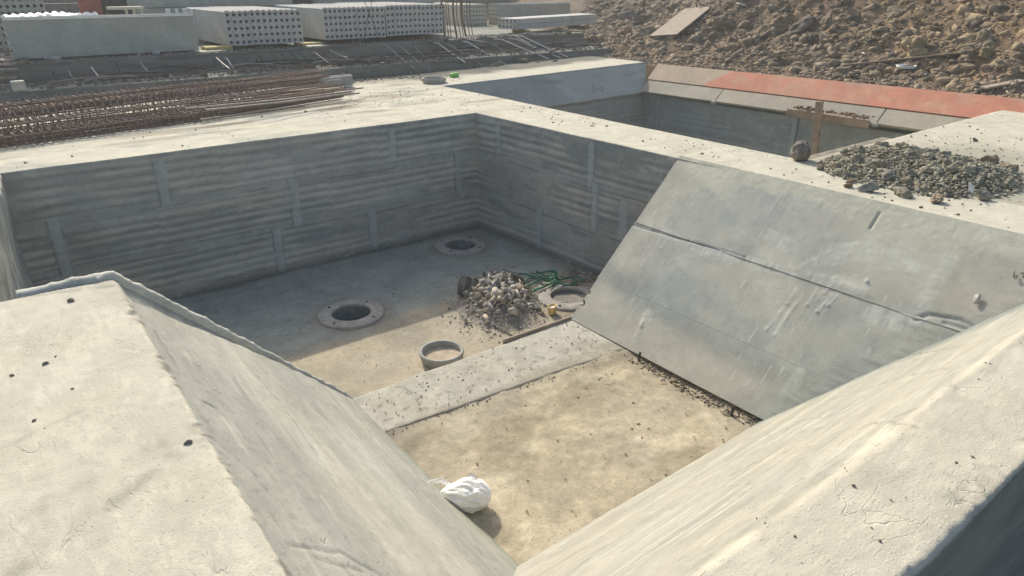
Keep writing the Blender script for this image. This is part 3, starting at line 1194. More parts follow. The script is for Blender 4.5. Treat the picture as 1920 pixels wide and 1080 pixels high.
# formwork lath on its back edge
bm = bmesh.new()
box(bm, ((3.30 + 4.10) / 2, 4.415, -1.405), (.86, .022, .07), Matrix.Rotation(-.02, 3, 'Z'), .004)
o = obj('formwork_lath', bm, M_ply)
tag(o, 'thin wooden lath along the back edge of the pale concrete strip', 'lath')


# ---- the three sloping panels on the right of the pit
def sw(x, y, c0=5.47):
    d = ray(x, y)
    t = (-c0 - CAM_H) / (d[2] - d[0])
    return (d[1] * t, -(CAM_H + d[2] * t) * 1.414)      # (Y, s)


DRIPS = []
for q, w, h in [([(1495, 540), (1475, 570)], .012, .016), ([(1470, 575), (1437, 618)], .010, .014), ([(1505, 550), (1452, 628)], .014, .012), ([(1533, 540), (1512, 572)], .012, .018),
                ([(1572, 515), (1545, 550)], .010, .012), ([(1560, 555), (1531, 585)], .012, .016), ([(1575, 548), (1552, 573)], .012, .016), ([(1500, 500), (1560, 470)], .01, .006),
                ([(1630, 517), (1625, 528)], .012, .02), ([(1210, 590), (1203, 612)], .014, .014), ([(1240, 445), (1205, 500)], .012, .006), ([(1250, 450), (1240, 465)], .012, .01), ([(1390, 540), (1398, 530)], .01, .01)]:
    DRIPS.append(([sw(*p) for p in q], w, h))
SMEAR = []
for q, w in [([(1775, 490), (1735, 570), (1715, 600)], .07), ([(1500, 700), (1445, 780)], .045), ([(1545, 480), (1620, 470), (1700, 500)], .10), ([(1215, 585), (1190, 640)], .03),
             ([(1225, 425), (1320, 470), (1480, 510), (1620, 540)], .055), ([(1440, 440), (1480, 460)], .06), ([(1640, 590), (1700, 610), (1800, 620)], .08)]:
    SMEAR.append(([sw(*p) for p in q], w))
DARKS = []  # dark panel marks; the seams' shadow lines are drawn in as colour
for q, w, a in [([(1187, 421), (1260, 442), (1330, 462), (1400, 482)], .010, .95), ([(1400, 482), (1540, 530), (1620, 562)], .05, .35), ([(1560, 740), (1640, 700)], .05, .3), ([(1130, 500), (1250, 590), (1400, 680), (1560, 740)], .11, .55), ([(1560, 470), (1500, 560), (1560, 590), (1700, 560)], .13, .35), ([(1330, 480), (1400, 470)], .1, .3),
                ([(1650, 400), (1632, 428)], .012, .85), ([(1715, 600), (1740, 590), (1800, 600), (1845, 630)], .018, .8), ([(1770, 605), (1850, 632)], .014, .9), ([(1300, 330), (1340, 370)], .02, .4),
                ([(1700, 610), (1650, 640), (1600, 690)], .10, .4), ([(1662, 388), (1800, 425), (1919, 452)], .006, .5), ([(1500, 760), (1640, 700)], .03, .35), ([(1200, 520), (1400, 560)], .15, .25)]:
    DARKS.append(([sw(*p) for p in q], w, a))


def ys_of(P):
    return P[..., 1], -P[..., 2] * 1.414


def col_pan(P):
    Yc, s = ys_of(P)
    c = np.broadcast_to(np.array((.48, .45, .385)), P.shape).copy()
    c = mixc(c, (.385, .385, .355), smooth(-.15, .35, fbm(P, (.9, .9, .9), 5, 3)) * .9)
    c = mixc(c, (.50, .47, .41), smooth(.05, .4, fbm(P, (.9, .5, .9), 6, 3)) * .6)
    c = mixc(c, (.33, .345, .335), smooth(.02, .12, fbm(P, (.6, .8, .6), 320, 5)) * .45)
    c = mixc(c, (.52, .49, .42), smooth(.10, .16, fbm(P, (.5, .7, .5), 321, 6)) * .35)
    c = mixc(c, (.47, .43, .36), smooth(1.52, 1.66, s + fbm(P, .3, 330, 3) * .08) * .75)
    c = mixc(c, (.46, .43, .365), smooth(3.9, 4.25, Yc + fbm(P, .3, 331, 3) * .3) * .6)
    c = mixc(c, (.31, .325, .315), np.exp(-((s - 1.40 - fbm(P, .5, 332, 3) * .06) / .10) ** 2) * smooth(-.3, .2, fbm(P, (.4, .12, .4), 333, 4)) * .55)
    jit = fbm(P, .12, 3, 3)
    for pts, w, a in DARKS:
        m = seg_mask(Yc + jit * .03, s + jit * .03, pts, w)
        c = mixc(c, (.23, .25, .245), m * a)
    for pts, w in SMEAR:
        m = smooth(.25, .5, seg_mask(Yc, s, pts, w) + .25 * fbm(P, (.12, .05, .12), 77, 4)) * smooth(-.35, .1, fbm(P, (.15, .03, .15), 78, 4))
        c = mixc(c, (.54, .53, .485), m * .6)
    for pts, w, h in DRIPS:
        c = mixc(c, (.52, .51, .47), seg_mask(Yc, s, pts, w * .9) * .7)
    st = fbm(P, (.5, .010, .5), 310, 3) * smooth(-.1, .4, fbm(P, (.6, .25, .6), 311, 3))
    c = c * (1 + .22 * st[..., None])
    sc_ = smooth(.45, .6, fbm(P, (.12, .008, .12), 312, 2)) * smooth(.05, .3, fbm(P, (.5, .4, .5), 313, 3))
    c = mixc(c, (.60, .59, .54), sc_ * .6)
    # mortar render over the top edge
    n = fbm(P, .3, 71, 4)
    c = mixc(c, (.51, .485, .40), smooth(.27, .20, s + n * .22 + smooth(3.4, 4.4, Yc) * .12) * .75)
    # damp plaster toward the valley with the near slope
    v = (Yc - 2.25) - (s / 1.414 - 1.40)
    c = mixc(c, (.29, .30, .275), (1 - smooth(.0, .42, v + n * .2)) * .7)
    c = mixc(c, (.42, .39, .33), smooth(1.75, 1.60, Yc + n * .15) * smooth(.12, .2, s) * smooth(.72, .6, s) * .7)
    c = mixc(c, (.36, .34, .29), (1 - smooth(.015, .03, np.abs(Yc - 4.385))) * .5)
    for hx, hy in ((1105, 548), (1095, 568)):
        a, b = sw(hx, hy)
        c = mixc(c, (.05, .05, .05), (np.hypot(Yc - a, s - b) < .026) * 1.0)
    return c


def disp_pan(P):
    Yc, s = ys_of(P)
    h = fbm(P, .7, 8, 2) * .0025
    for pts, w, hh in DRIPS:
        h = h + seg_mask(Yc, s, pts, w * .75) * hh * .4 * smooth(-.3, .3, fbm(P, .05, 5, 2))
        e = pts[-1]
        h = h + np.exp(-((Yc - e[0]) ** 2 + (s - e[1]) ** 2) / .010 ** 2) * hh * .6
    for pts, w in SMEAR:
        h = h + seg_mask(Yc, s, pts, w) * .004 * (.6 + fbm(P, (.20, .10, .03), 77, 3))
    for pts, w, a in DARKS:
        if w < .02 and a > .7: h = h - seg_mask(Yc, s, pts, w * .7) * .014
    h = h + smooth(.30, .10, s) * (fbm(P, .03, 71, 4) * .003 + fbm(P, .5, 72, 3) * .003 + .003)
    v = (Yc - 2.25) - (s / 1.414 - 1.40)
    h = h + np.exp(-(np.maximum(v, 0) / .14) ** 2) * .012 * (.6 + fbm(P, (.40, .40, .04), 17, 5))
    for hx, hy in ((1105, 548), (1095, 568)):
        a, b = sw(hx, hy)
        h = h - (np.hypot(Yc - a, s - b) < .024) * .04
    return h


def pan(s0, s1, y0, y1, off, label):
    def pt(s, y, o_=off):
        x = 5.47 - s * .7071 + (2.9 - y) * .012
        return (x - o_ * .7071, y, -s * .7071 + o_ * .7071)
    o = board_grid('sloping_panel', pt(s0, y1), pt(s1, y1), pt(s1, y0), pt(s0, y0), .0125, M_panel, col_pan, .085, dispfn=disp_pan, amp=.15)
    tag(o, label, 'wall panel', 'panels leaning on the right side of the main pit')
    return o


# outward normal must be (-.7,0,.7):  u = down slope (-.7,0,-.7), v must give u x v = n  ->  v = +Y
up = pan(-.02, .804, .80, 4.385, .007, 'uppermost grey panel of the pit slope, mortared to the beam top')
pan(.806, 1.477, .80, 4.40, .0, 'middle grey panel of the pit slope, with long mortar runs down its face')
pan(1.4772, 1.965, .80, 4.395, -.001, 'lowest grey panel of the pit slope, its edge just above the sandy floor')


def bead(name, y0, y1, s, r, off, lab_seed, parent):
    """irregular mortar squeezed along a seam"""
    bm = bmesh.new()
    rings = []
    n = int(abs(y1 - y0) / .02)
    for i in range(n + 1):
        y = y0 + (y1 - y0) * i / n
        k = max(.12, .55 + .8 * mn.noise(Vector((y * 5, lab_seed, 0))) + .35 * mn.noise(Vector((y * 16, lab_seed, 3))))
        k *= min(1, i / 6, (n - i) / 6) + .02
        ss = s + .012 * mn.noise(Vector((y * 7, lab_seed, 7)))
        c0 = Vector((5.47 - ss * .7071 + (2.9 - y) * .012 - off * .7071, y, -ss * .7071 + off * .7071))
        dn, nn = Vector((-.7071, 0, -.7071)), Vector((-.7071, 0, .7071))
        rings.append([bm.verts.new(c0 + dn * a * r * 2.2 * k + nn * b * r * k) for a, b in ((-1, -.4), (-.7, .5), (-.1, 1), (.5, .7), (1.1, .15), (1.2, -.4))])
    for a, b in zip(rings[:-1], rings[1:]):
        for j in range(5):
            bm.faces.new((a[j], a[j + 1], b[j + 1], b[j]))
    return obj(name, bm, M_bead, parent, True)


M_bead = concrete('joint_mortar', color=(.52, .52, .49), bump=.7, mott=.12)
bead('mortar_joint', 2.30, 1.30, .805, .006, .003, 1.3, up)


def on_s(x, y, lift=.027):
    d = Vector(ray(x, y))
    t = (-5.47 - (2.9 - 1.3) * .012 - CAM_H) / (d.z - d.x)
    p = Vector((0, 0, CAM_H)) + d * t
    return p + Vector((-.707, 0, .707)) * lift


k = 7.71
strokes('handwritten_number', [[on_s(*p) for p in img((1840, 460), k, q)] for q in (
    [(482, 405), (476, 440), (470, 490), (490, 508), (518, 495), (524, 465), (505, 462), (485, 478)],
    [(565, 432), (600, 428), (640, 424)], [(598, 428), (606, 460), (614, 500)])], .0035, M_ink, up)

# ================================================================== OBJECTS IN THE PIT
def flange(cx, cy, label, tilt=(0, 0)):
    t = empty('sump_ring', (cx, cy, -1.6), 0, label, 'sump ring', 'sump rings set in the pit floor')
    bm = bmesh.new()
    n = 48
    lathe(bm, [(.203, .012), (.205, .034), (.209, .037), (.333, .030), (.342, .022), (.345, -.02), (.25, -.03)], n)
    for v in bm.verts:
        r = math.hypot(v.co.x, v.co.y)
        if v.co.z > 0:
            k = mn.noise(Vector((v.co.x * 6, v.co.y * 6, cx)))
            v.co.z += .006 * k
            v.co.xy *= 1 + .015 * k
    obj('flange', bm, M_flange, t, True)
    bm = bmesh.new()
    lathe(bm, [(.207, -.32), (.2045, .02)], n)
    obj('shaft_lining', bm, M_lining, t, True)
    bm = bmesh.new()
    lathe(bm, [(.0001, -.24), (.10, -.242), (.21, -.24)], 32)
    obj('sump_bottom', bm, M_sump_shade, t)
    for k in range(4):
        a = k * math.pi / 2 + .5
        bm = bmesh.new()
        lathe(bm, [(.0001, .012), (.012, .010), (.014, 0)], 8)
        obj('bolt', bm, M_dark_steel, t, loc=(.285 * math.cos(a), .285 * math.sin(a), .032))
    t.rotation_euler = (tilt[0], tilt[1], 0)
    # weedy debris clinging inside
    bm = bmesh.new()
    for k in range(9):
        a = random.uniform(-1.0, .2)
        p = Vector((.195 * math.cos(a), .195 * math.sin(a), random.uniform(-.08, -.02)))
        tube(bm, [p, p + Vector((random.uniform(-.05, 0), random.uniform(-.03, .03), -.05)), p + Vector((random.uniform(-.08, 0), random.uniform(-.04, .04), -.11))], .004, 4)
    obj('root_debris', bm, M_dark_steel, t)
    return t


flange(*RINGS[0], 'flat sump ring alone in the shaded floor, left of the broken stone pile')
flange(*RINGS[1], 'flat sump ring near the far corner of the pit, in deep shade', (.02, .01))
flange(*RINGS[2], 'flat sump ring beside the leaning panels, behind the yellow foam cup', (.0, -.02))


M_sand = simple('sand_fill', (.44, .36, .26), .95, 0, .2, 16)


def collar(loc, r, h, label, mat=M_collar, tilt=(0, 0), fill=0):
    t = empty('pipe_collar', loc, 0, label, 'pipe collar', 'loose pipe collars')
    bm = bmesh.new()
    lathe(bm, [(r - .028, -.01), (r - .03, h * .8), (r - .024, h), (r, h), (r + .003, h - .02), (r - .02, 0), (r - .028, -.01)], 48)
    obj('collar_wall', bm, mat, t, True)
    if fill:
        bm = bmesh.new()
        lathe(bm, [(.0001, fill), (r * .45, fill - .004), (r - .026, fill + .006)], 24)
        obj('sand_fill', bm, M_sand, t, True)
    t.rotation_euler = (*tilt, 0)
    return t


collar((*at(828, 657, -1.50).xy, -1.6), .205, .10, 'grey upright pipe collar on the sunny floor behind the pale strip', fill=.045)

# pile of broken stone
PC = (4.02, 5.50)


def pile_h(x, y):
    u, v = (x - PC[0]), (y - PC[1])
    # elongated away from the camera towards the right beam
    a = u * .55 + v * .83
    b = u * .83 - v * .55
    m1 = math.exp(-((a + .02) / .42) ** 2 - ((b + .02) / .30) ** 2) * .15
    m2 = math.exp(-((a + .42) / .22) ** 2 - ((b - .10) / .26) ** 2) * .07
    m3 = math.exp(-((a - .38) / .2) ** 2 - ((b + .02) / .18) ** 2) * .10
    return m1 + m2 + m3


SHC = [(.42, .39, .34), (.34, .33, .32), (.46, .40, .33), (.27, .27, .265), (.48, .45, .40), (.35, .29, .23)]
X, Y = np.meshgrid(lin(3.1, 4.9, .04), lin(4.6, 6.6, .04), indexing='ij')
Z = np.vectorize(pile_h)(X, Y)
P = np.stack([X, Y, -1.615 + Z * .85], -1)
tag(grid_obj('stone_grit', P + np.stack([X * 0, X * 0, fbm(P, .06, 4, 2) * .015], -1), M_clod, np.broadcast_to(np.array((.30, .28, .25)), P.shape)), kind='stuff')
it = []
for k in range(3200):
    a, b = random.gauss(0, .24), random.gauss(0, .20)
    x, y = PC[0] + a * 1.0 + b * .3, PC[1] + a * .75 - b
    h = pile_h(x, y)
    it.append((x, y, -1.6 + h + .004, random.uniform(.004, .017), np.array(random.choice(SHC)) * random.uniform(.6, 1.1)))
tag(scatter('stone_chips', it, SHARDS, M_clod), kind='stuff')
for k in range(190):
    while True:
        a, b = random.gauss(0, .29), random.gauss(0, .20)
        x, y = PC[0] + a * .55 + b * .83 - .0, PC[1] + a * .83 - b * .55
        if abs(a) < .6 and abs(b) < .4 and math.hypot(x - 4.68, y - 5.1) > .36: break
    s = random.uniform(.022, .052) if k > 18 else random.uniform(.045, .07)
    rock_thing('stone_chunk', x, y, -1.6 + pile_h(x, y) + s * .45, s, np.array(random.choice(SHC)) * random.uniform(.85, 1.25),
               'angular broken stone chunk in the pile on the pit floor', 'stone', 'broken stones piled on the pit floor', 'SHARDS', 1.1, 1.15, .95, (random.uniform(-.9, .9), random.uniform(-.9, .9), random.uniform(0, 6.28)))
# two flat slabs in the pile
for (px_, py_, z, s, lab, rz) in [(868, 535, -1.50, .13, 'dark flat slab leaning on the left flank of the broken stone pile', .6), (966, 515, -1.50, .15, 'dark flat slab lying behind the broken stone pile', 1.9)]:
    p = at(px_, py_, z)
    rock_thing('stone_slab', p.x, p.y, z, s, (.17, .17, .165), lab, 'stone slab', None, 'SHARDS', 1.2, .8, .28, (.35, -.3, rz))

# green rope tangle
p0 = at(1040, 525, -1.55)
bm = bmesh.new()


def loop3(cx, cy, rx, ry, rz, z0, n=26, ph=0.0, arc=6.28):
    out = []
    for i in range(n + 1):
        a = ph + arc * i / n
        x, y = rx * math.cos(a), ry * math.sin(a)
        out.append(Vector((cx + x * math.cos(rz) - y * math.sin(rz), cy + x * math.sin(rz) + y * math.cos(rz), z0 + .02 * math.sin(2.3 * a + cx * 9))))
    return out


for (qx, qy, rx, ry, rz) in [(1065, 528, .16, .09, -.6), (1058, 530, .13, .07, -.4), (1020, 517, .16, .07, -.9), (1025, 514, .12, .05, -.8), (1000, 528, .12, .06, .2)]:
    c_ = at(qx, qy, -1.55)
    tube(bm, loop3(c_.x, c_.y, rx, ry, rz, -1.535), .009, 6)
for q in ([(945, 512), (985, 514), (1030, 528)], [(1035, 530), (1015, 540), (985, 552), (950, 560)], [(1036, 531), (1020, 537), (1002, 543)], [(1028, 512), (1035, 524), (1038, 532), (1030, 540)]):
    tube(bm, [at(x, y, -1.545) for x, y in q], .010, 6)
tube(bm, loop3(p0.x, p0.y, .03, .03, 0, -1.52, 16), .013, 6)
o = obj('rope', bm, M_rope, None, True)
tag(o, 'tangled green rope in loops between stone pile and sump ring', 'rope')

# yellow foam cup and its torn piece
p = at(1035, 588, -1.6)
t = empty('foam_cup', p, .4, 'small yellow foam cup lying on the floor in front of the sump ring', 'cup')
bm = bmesh.new()
lathe(bm, [(.0001, 0), (.045, 0), (.052, .01), (.062, .085), (.062, .092), (.055, .092), (.045, .02), (.0001, .018)], 20)
for v in bm.verts: v.co.y *= .72
obj('cup_body', bm, M_foam, t, True)
bm = bmesh.new()
lathe(bm, [(.0001, .07), (.035, .074), (.056, .070)], 20)
for v in bm.verts: v.co.y *= .72
obj('pale_filling', bm, M_white, t, True)
rock_thing('foam_scrap', *at(1016, 585, -1.58), .035, (.6, .52, .3), 'small pale yellow foam scrap left of the yellow cup', 'scrap', None, 'SHARDS', .6, 1.4, .5)
# short stick
bm = bmesh.new()
tube(bm, [at(925, 611, -1.58), at(945, 622, -1.585), at(965, 631, -1.59)], .007, 5)
tag(obj('stick', bm, M_dark_steel), 'thin dark stick lying in front of the broken stone pile', 'stick')
# gravel patch by the wall foot
it = []
for k in range(260):
    p = at(random.gauss(1090, 14), random.gauss(517, 6), -1.595)
    it.append((p.x, p.y, -1.59, random.uniform(.008, .028), np.array(random.choice(SHC)) * random.uniform(.8, 1.1)))
tag(scatter('gravel_patch', it, SHARDS, M_clod), kind='stuff')

# rebar stubs at the panel foot
for px_, py_, lab in ((1198, 676, 'short dark steel stub holding the lowest panel, nearer the pale strip'), (1372, 778, 'short dark steel stub holding the lowest panel, nearer the bright slope')):
    p = at(px_, py_, -1.42)
    bm = bmesh.new()
    tube(bm, [(p.x, p.y, -1.50), (p.x, p.y, -1.40), (p.x + .008, p.y, -1.34)], .011, 7)
    tag(obj('steel_stub', bm, M_dark_steel), lab, 'steel stub')

# crumbs along the panel foot and over the near floor
it = []
for k in range(420):
    y = random.uniform(2.3, 3.7)
    it.append((4.03 - abs(random.gauss(0, .035)) + random.random() ** 2 * .12, y, -1.435 + random.uniform(0, .01), random.uniform(.004, .02), np.array((.33, .28, .21)) * random.uniform(.5, 1.2)))
for k in range(300):
    x, y = random.uniform(1.8, 4.0), random.uniform(2.3, 3.8)
    it.append((x, y, -1.425, random.uniform(.0015, .005) + (random.random() ** 9) * .012, np.array((.36, .30, .22)) * random.uniform(.7, 1.3)))
for k in range(260):
    x = random.uniform(1.75, 4.0)
    it.append((x, 3.70 + (4 - x) * .07 + random.gauss(0, .04), -1.41, random.uniform(.003, .011), np.array((.25, .21, .16)) * random.uniform(.5, 1.2)))
for k in range(160):
    it.append((random.uniform(1.8, 4.05), random.uniform(3.85, 4.38), -1.393, random.uniform(.003, .010), np.array((.2, .18, .15)) * random.uniform(.6, 1.2)))
for k in range(700):
    x, y = random.uniform(.3, 5.1), random.uniform(4.5, 7.7)
    it.append((x, y, -1.592, random.uniform(.002, .009), np.array((.2, .18, .15)) * random.uniform(.6, 1.5)))
tag(scatter('pit_crumbs', it, LOW, M_clod), kind='stuff')
for i, (px_, py_, s, lab) in enumerate([(1243, 713, .022, 'white pebble by the panel foot near the first steel stub'), (1357, 771, .020, 'white pebble beside the second steel stub')]):
    p = at(px_, py_, -1.415)
    rock_thing('pebble', p.x, p.y, -1.41, s, (.6, .57, .5), lab, 'pebble', 'white pebbles at the panel foot', 'SHARDS')

# plastic bag
def make_bag():
    t = empty('plastic_bag', (1.845, 2.86, -1.43), 0, 'crumpled white plastic bag lying at the foot of the left slope', 'bag')
    bm = bmesh.new()
    bmesh.ops.create_icosphere(bm, subdivisions=5, radius=1)
    for v in bm.verts:
        p = v.co.copy()
        ang = math.atan2(p.z, p.y)
        x = p.x
        taper = 1 - .50 * max(0, -x) ** 1.5
        y, z = p.y * taper, p.z * taper
        fold = 1 - abs(mn.noise(Vector((x * 1.2, ang * 2.2, 3)))) * .45 - abs(mn.noise(Vector((x * 1.6, ang * 3.2, 8)))) * .24 - abs(mn.noise(Vector((x * 1.2, ang * 7, 2)))) * .07 + mn.noise(p * 2.2) * .10
        q = Vector((x * (.122 if x > 0 else .168), y * .108 * fold, z * .100 * fold))
        q.z += .082
        if q.z < .004: q.z = .004 + (q.z - .004) * .15
        v.co = q
    b = obj('bag_body', bm, M_bag, t, True)
    def strap(pts, w):
        vs = []
        for i, p in enumerate(pts):
            a = Vector(p)
            d = (Vector(pts[min(i + 1, len(pts) - 1)]) - Vector(pts[max(i - 1, 0)])).normalized()
            nrm = d.cross(Vector((.2, -.5, .85))).normalized()
            ww = w * (.7 + .5 * math.sin(i * 1.7) ** 2)
            vs.append((bm.verts.new(a + nrm * ww), bm.verts.new(a + Vector((0, 0, .006 * math.sin(i * 2.1)))), bm.verts.new(a - nrm * ww)))
        for a, b_ in zip(vs[:-1], vs[1:]):
            bm.faces.new((a[0], a[1], b_[1], b_[0]))
            bm.faces.new((a[1], a[2], b_[2], b_[1]))
    for pts, w in (([(-.10, .045, .085), (-.17, .065, .115), (-.235, .05, .115), (-.27, .0, .09), (-.255, -.05, .065), (-.19, -.07, .05), (-.11, -.05, .045)], .014),
                   ([(-.08, -.055, .05), (-.13, -.085, .04), (-.175, -.095, .03), (-.17, -.07, .05), (-.11, -.045, .06)], .015),
                   ([(.0, .04, .135), (-.01, .06, .165), (.005, .07, .175), (.02, .055, .16), (.03, .03, .13)], .012)):
        bm = bmesh.new()
        strap(pts, w)
        bmesh.ops.solidify(bm, geom=bm.faces[:], thickness=.003)
        obj('bag_handle', bm, M_bag, t, True)
    t.rotation_euler = (0, 0, -.75)
    t.scale = (1.12, 1.12, 1.12)
    return t


M_bag, nt, b = nodes('white_plastic')
b.inputs['Base Color'].default_value = (.93, .91, .84, 1)
b.inputs['Roughness'].default_value = .38
b.inputs['Subsurface Weight'].default_value = .25
b.inputs['Subsurface Radius'].default_value = (.03, .03, .025)
b.inputs['Subsurface Scale'].default_value = .5
n = nt.nodes.new('ShaderNodeTexNoise')
n.inputs['Scale'].default_value = 26
n.inputs['Detail'].default_value = 4
n.inputs['Distortion'].default_value = 1.5
tc = nt.nodes.new('ShaderNodeTexCoord')
nt.links.new(tc.outputs['Object'], n.inputs['Vector'])
bu = nt.nodes.new('ShaderNodeBump')
bu.inputs['Strength'].default_value = .35
bu.inputs['Distance'].default_value = .012
nt.links.new(n.outputs[0], bu.inputs['Height'])
nt.links.new(bu.outputs[0], b.inputs['Normal'])
make_bag()

# ================================================================== HEAP ON THE SLAB
def slab_heap(x, y):
    u, v = x - 6.75, y - 2.65
    a = math.exp(-(u / .62) ** 2 - (v / .55) ** 2) * .20
    b = math.exp(-((x - 6.5) / .35) ** 2 - ((y - 3.05) / .30) ** 2) * .12
    c = math.exp(-((x - 6.9) / .7) ** 2 - ((y - 2.15) / .30) ** 2) * .05
    return max(0, a + b + c - .035)


HC = [(.305, .30, .245), (.26, .255, .21), (.35, .335, .275), (.29, .26, .205)]
X, Y = np.meshgrid(lin(5.6, 8.2, .03), lin(1.6, 3.7, .03), indexing='ij')
Z = np.vectorize(slab_heap)(X, Y)
P = np.stack([X, Y, Z - .014], -1)
P[..., 2] += np.where(Z > .01, fbm(P, .12, 4, 3) * .03, -.01)
tag(grid_obj('grey_soil_heap', P, M_soil, np.broadcast_to(np.array((.25, .235, .195)), P.shape) * (1 + .2 * fbm(P, .1, 3, 2)[..., None])), kind='stuff')
it = []
while len(it) < 4200:
    x, y = random.gauss(6.75, .52), random.gauss(2.65, .42)
    h = slab_heap(x, y)
    if y > 3.52 or x < 5.75 or y < 1.7 or h <= 0.004: continue
    s = random.uniform(.008, .026)
    it.append((x, y, h + s * .2, s, np.array(random.choice(HC)) * random.uniform(.75, 1.25)))
for k in range(420):
    x, y = random.gauss(6.9, 1.1), random.gauss(2.5, .7)
    if y > 3.5 or x < 5.6 or y < 1.0: continue
    it.append((x, y, .002, random.uniform(.004, .016), np.array((.21, .18, .14)) * random.uniform(.6, 1.1)))
tag(scatter('grey_soil_crumbs', it, ROCKS, M_clod), kind='stuff')
for k in range(95):
    while True:
        x, y = random.gauss(6.72, .50), random.gauss(2.62, .40)
        if 1.75 < y < 3.45 and x > 5.85 and slab_heap(x, y) > .01: break
    s = random.uniform(.028, .055)
    rock_thing('soil_clod', x, y, slab_heap(x, y) + s * .35, s, np.array(random.choice(HC)) * random.uniform(.85, 1.2),
               'grey brown soil clod in the heap on the right slab', 'clod', 'clods of the grey soil heap on the right slab')
BIGS = [(1830, 838 / 2.667 - 0, .06)]
for px_, py_, s, c_, lab in [(1634, 312, .075, (.26, .26, .235), 'large smooth grey clod on the left face of the grey soil heap'),
                             (1668, 308, .07, (.25, .24, .21), 'large grey clod near the crest of the grey soil heap'),
                             (1697, 343, .075, (.25, .23, .185), 'large brown clod in the middle of the grey soil heap'),
                             (1755, 371, .065, (.30, .24, .18), 'reddish brown clod at the near foot of the grey soil heap'),
                             (1595, 333, .035, (.26, .20, .13), 'orange brown clod on the left foot of the grey soil heap'),
                             (1590, 346, .035, (.22, .18, .13), 'brown clod lowest on the left foot of the grey soil heap'),
                             (1846, 355, .07, (.29, .27, .22), 'large clod right of the white scrap on the soil heap'),
                             (1855, 302, .085, (.27, .24, .19), 'dark clod at the right end of the soil heap'),
                             (1883, 308, .05, (.18, .16, .13), 'small dark clod right of the soil heap, beside a larger one'),
                             (1681, 273, .05, (.28, .23, .15), 'lone tan clod just behind the crest of the soil heap'),
                             (1755, 281, .05, (.26, .22, .14), 'tan clod on the slab behind the soil heap'),
                             (1828, 260, .032, (.2, .16, .12), 'small clod on the slab far behind the soil heap'),
                             (1538, 312, .045, (.19, .17, .14), 'clod at the left tip of the soil heap')]:
    p = at(px_, py_, .0)
    h = slab_heap(p.x, p.y)
    p = at(px_, py_, h + s * .3) if h > .02 else at(px_, py_ + 3, s * .3)
    rock_thing('soil_clod', p.x, p.y, max(slab_heap(p.x, p.y), 0) + s * .4, s, c_, lab, 'clod', None, 'ROCKS', 1.1, .9, .8)
p = at(1499, 300, 0)
rock_thing('boulder', p.x, p.y, .085, .115, (.20, .185, .165), 'dark rounded boulder at the slab corner, left of the soil heap', 'boulder', None, 'ROUND', 1.0, .95, .95, (0, 0, .5))
bm = bmesh.new()
pp = [at(1812, 338, .12), at(1822, 345, .13), at(1820, 360, .09)]
for a, w in zip(range(2), (.03, .03)):
    d = (pp[a + 1] - pp[a]).normalized()
    s_ = d.cross(Vector((0, -.6, .8))).normalized() * w
    vs = [bm.verts.new(v) for v in (pp[a] + s_, pp[a + 1] + s_ * .8, pp[a + 1] - s_ * .8, pp[a] - s_)]
    f = bm.faces.new(vs)
bmesh.ops.solidify(bm, geom=bm.faces[:], thickness=.006)
tag(obj('paper_scrap', bm, M_white), 'torn white scrap sticking out of the grey soil heap', 'scrap')

# small clods scattered on the tops
it = []
TOPS = [(-2.4, .3, 0, 4.3, 60), (.4, 4.5, .52, .9, 40), (-.5, 6.2, 7.85, 11.3, 330), (5.6, 6.25, 3.4, 7.7, 200), (6.4, 12.5, .9, 3.5, 400), (6.5, 11.2, 10.35, 11.3, 300)]
for x0, x1, y0, y1, n in TOPS:
    for k in range(n):
        s = random.uniform(.0015, .006) + random.random() ** 9 * .014
        if y0 > 7: s *= 1.4
        if x0 > 5: s *= 1.2
        it.append((random.uniform(x0, x1), random.uniform(y0, y1), .001 + s * .2, s, np.array((.27, .235, .18)) * random.uniform(.6, 1.3)))
# mud strewn on the junction of far beam and middle beam, and mud behind
for k in range(1500):
    x, y = random.uniform(-.5, 11.3), random.gauss(11.9, .25)
    if x > 6.4: y = random.gauss(11.5, .3)
    s = random.uniform(.006, .03)
    it.append((x, min(y, 12.1), s * .2, s, np.array((.15, .14, .12)) * random.uniform(.6, 1.4)))
for k in range(150):
    x, y = random.gauss(5.2, .7), random.gauss(9.2, .6)
    if y < 7.85 or x > 6.25: continue
    it.append((x, y, .003, random.uniform(.004, .014), np.array((.24, .2, .14)) * random.uniform(.6, 1.2)))
tag(scatter('scattered_crumbs', it, LOW, M_clod), kind='stuff')
for px_, py_, s, lab in [(133, 563, .016, 'dark pebble near the far edge of the left block'), (85, 682, .012, 'dark crumb by the left frame edge on the left block'),
                         (352, 828, .014, 'dark pebble at the sloping edge of the left block'), (1136, 0, 0, ''), (64, 788, .009, 'small dark crumb in the middle of the left block'),
                         (22, 703, .011, 'dark crumb nearest the left frame edge on the left block')]:
    if s:
        p = at(px_, py_, s * .4)
        rock_thing('pebble', p.x, p.y, s * .3, s, (.20, .19, .16), lab, 'pebble', 'pebbles on the left block', 'ROCKS')
p = on_s(1832, 565, .03)
rock_thing('mortar_lump', p.x, p.y, p.z, .03, (.5, .5, .48), 'pale mortar lump stuck on the uppermost panel below the number', 'mortar', None, 'SHARDS', 1.4, 1, .5, (0, -.78, .6))

# ================================================================== TIMBERS, SHEETS, STONES AT THE SECOND PIT AND MOUND
def plank(name, a, b, w, th, mat, label, cat='plank', up=(0, 0, 1), bev=.003):
    a, b = Vector(a), Vector(b)
    d = (b - a).normalized()
    s = d.cross(Vector(up)).normalized()
    n = s.cross(d).normalized()
    bm = bmesh.new()
    rot = Matrix((d, s, n)).transposed()
    box(bm, (0, 0, 0), ((b - a).length, w, th), rot, bev)
    o = obj(name, bm, mat)
    o.location = (a + b) / 2
    return tag(o, label, cat)


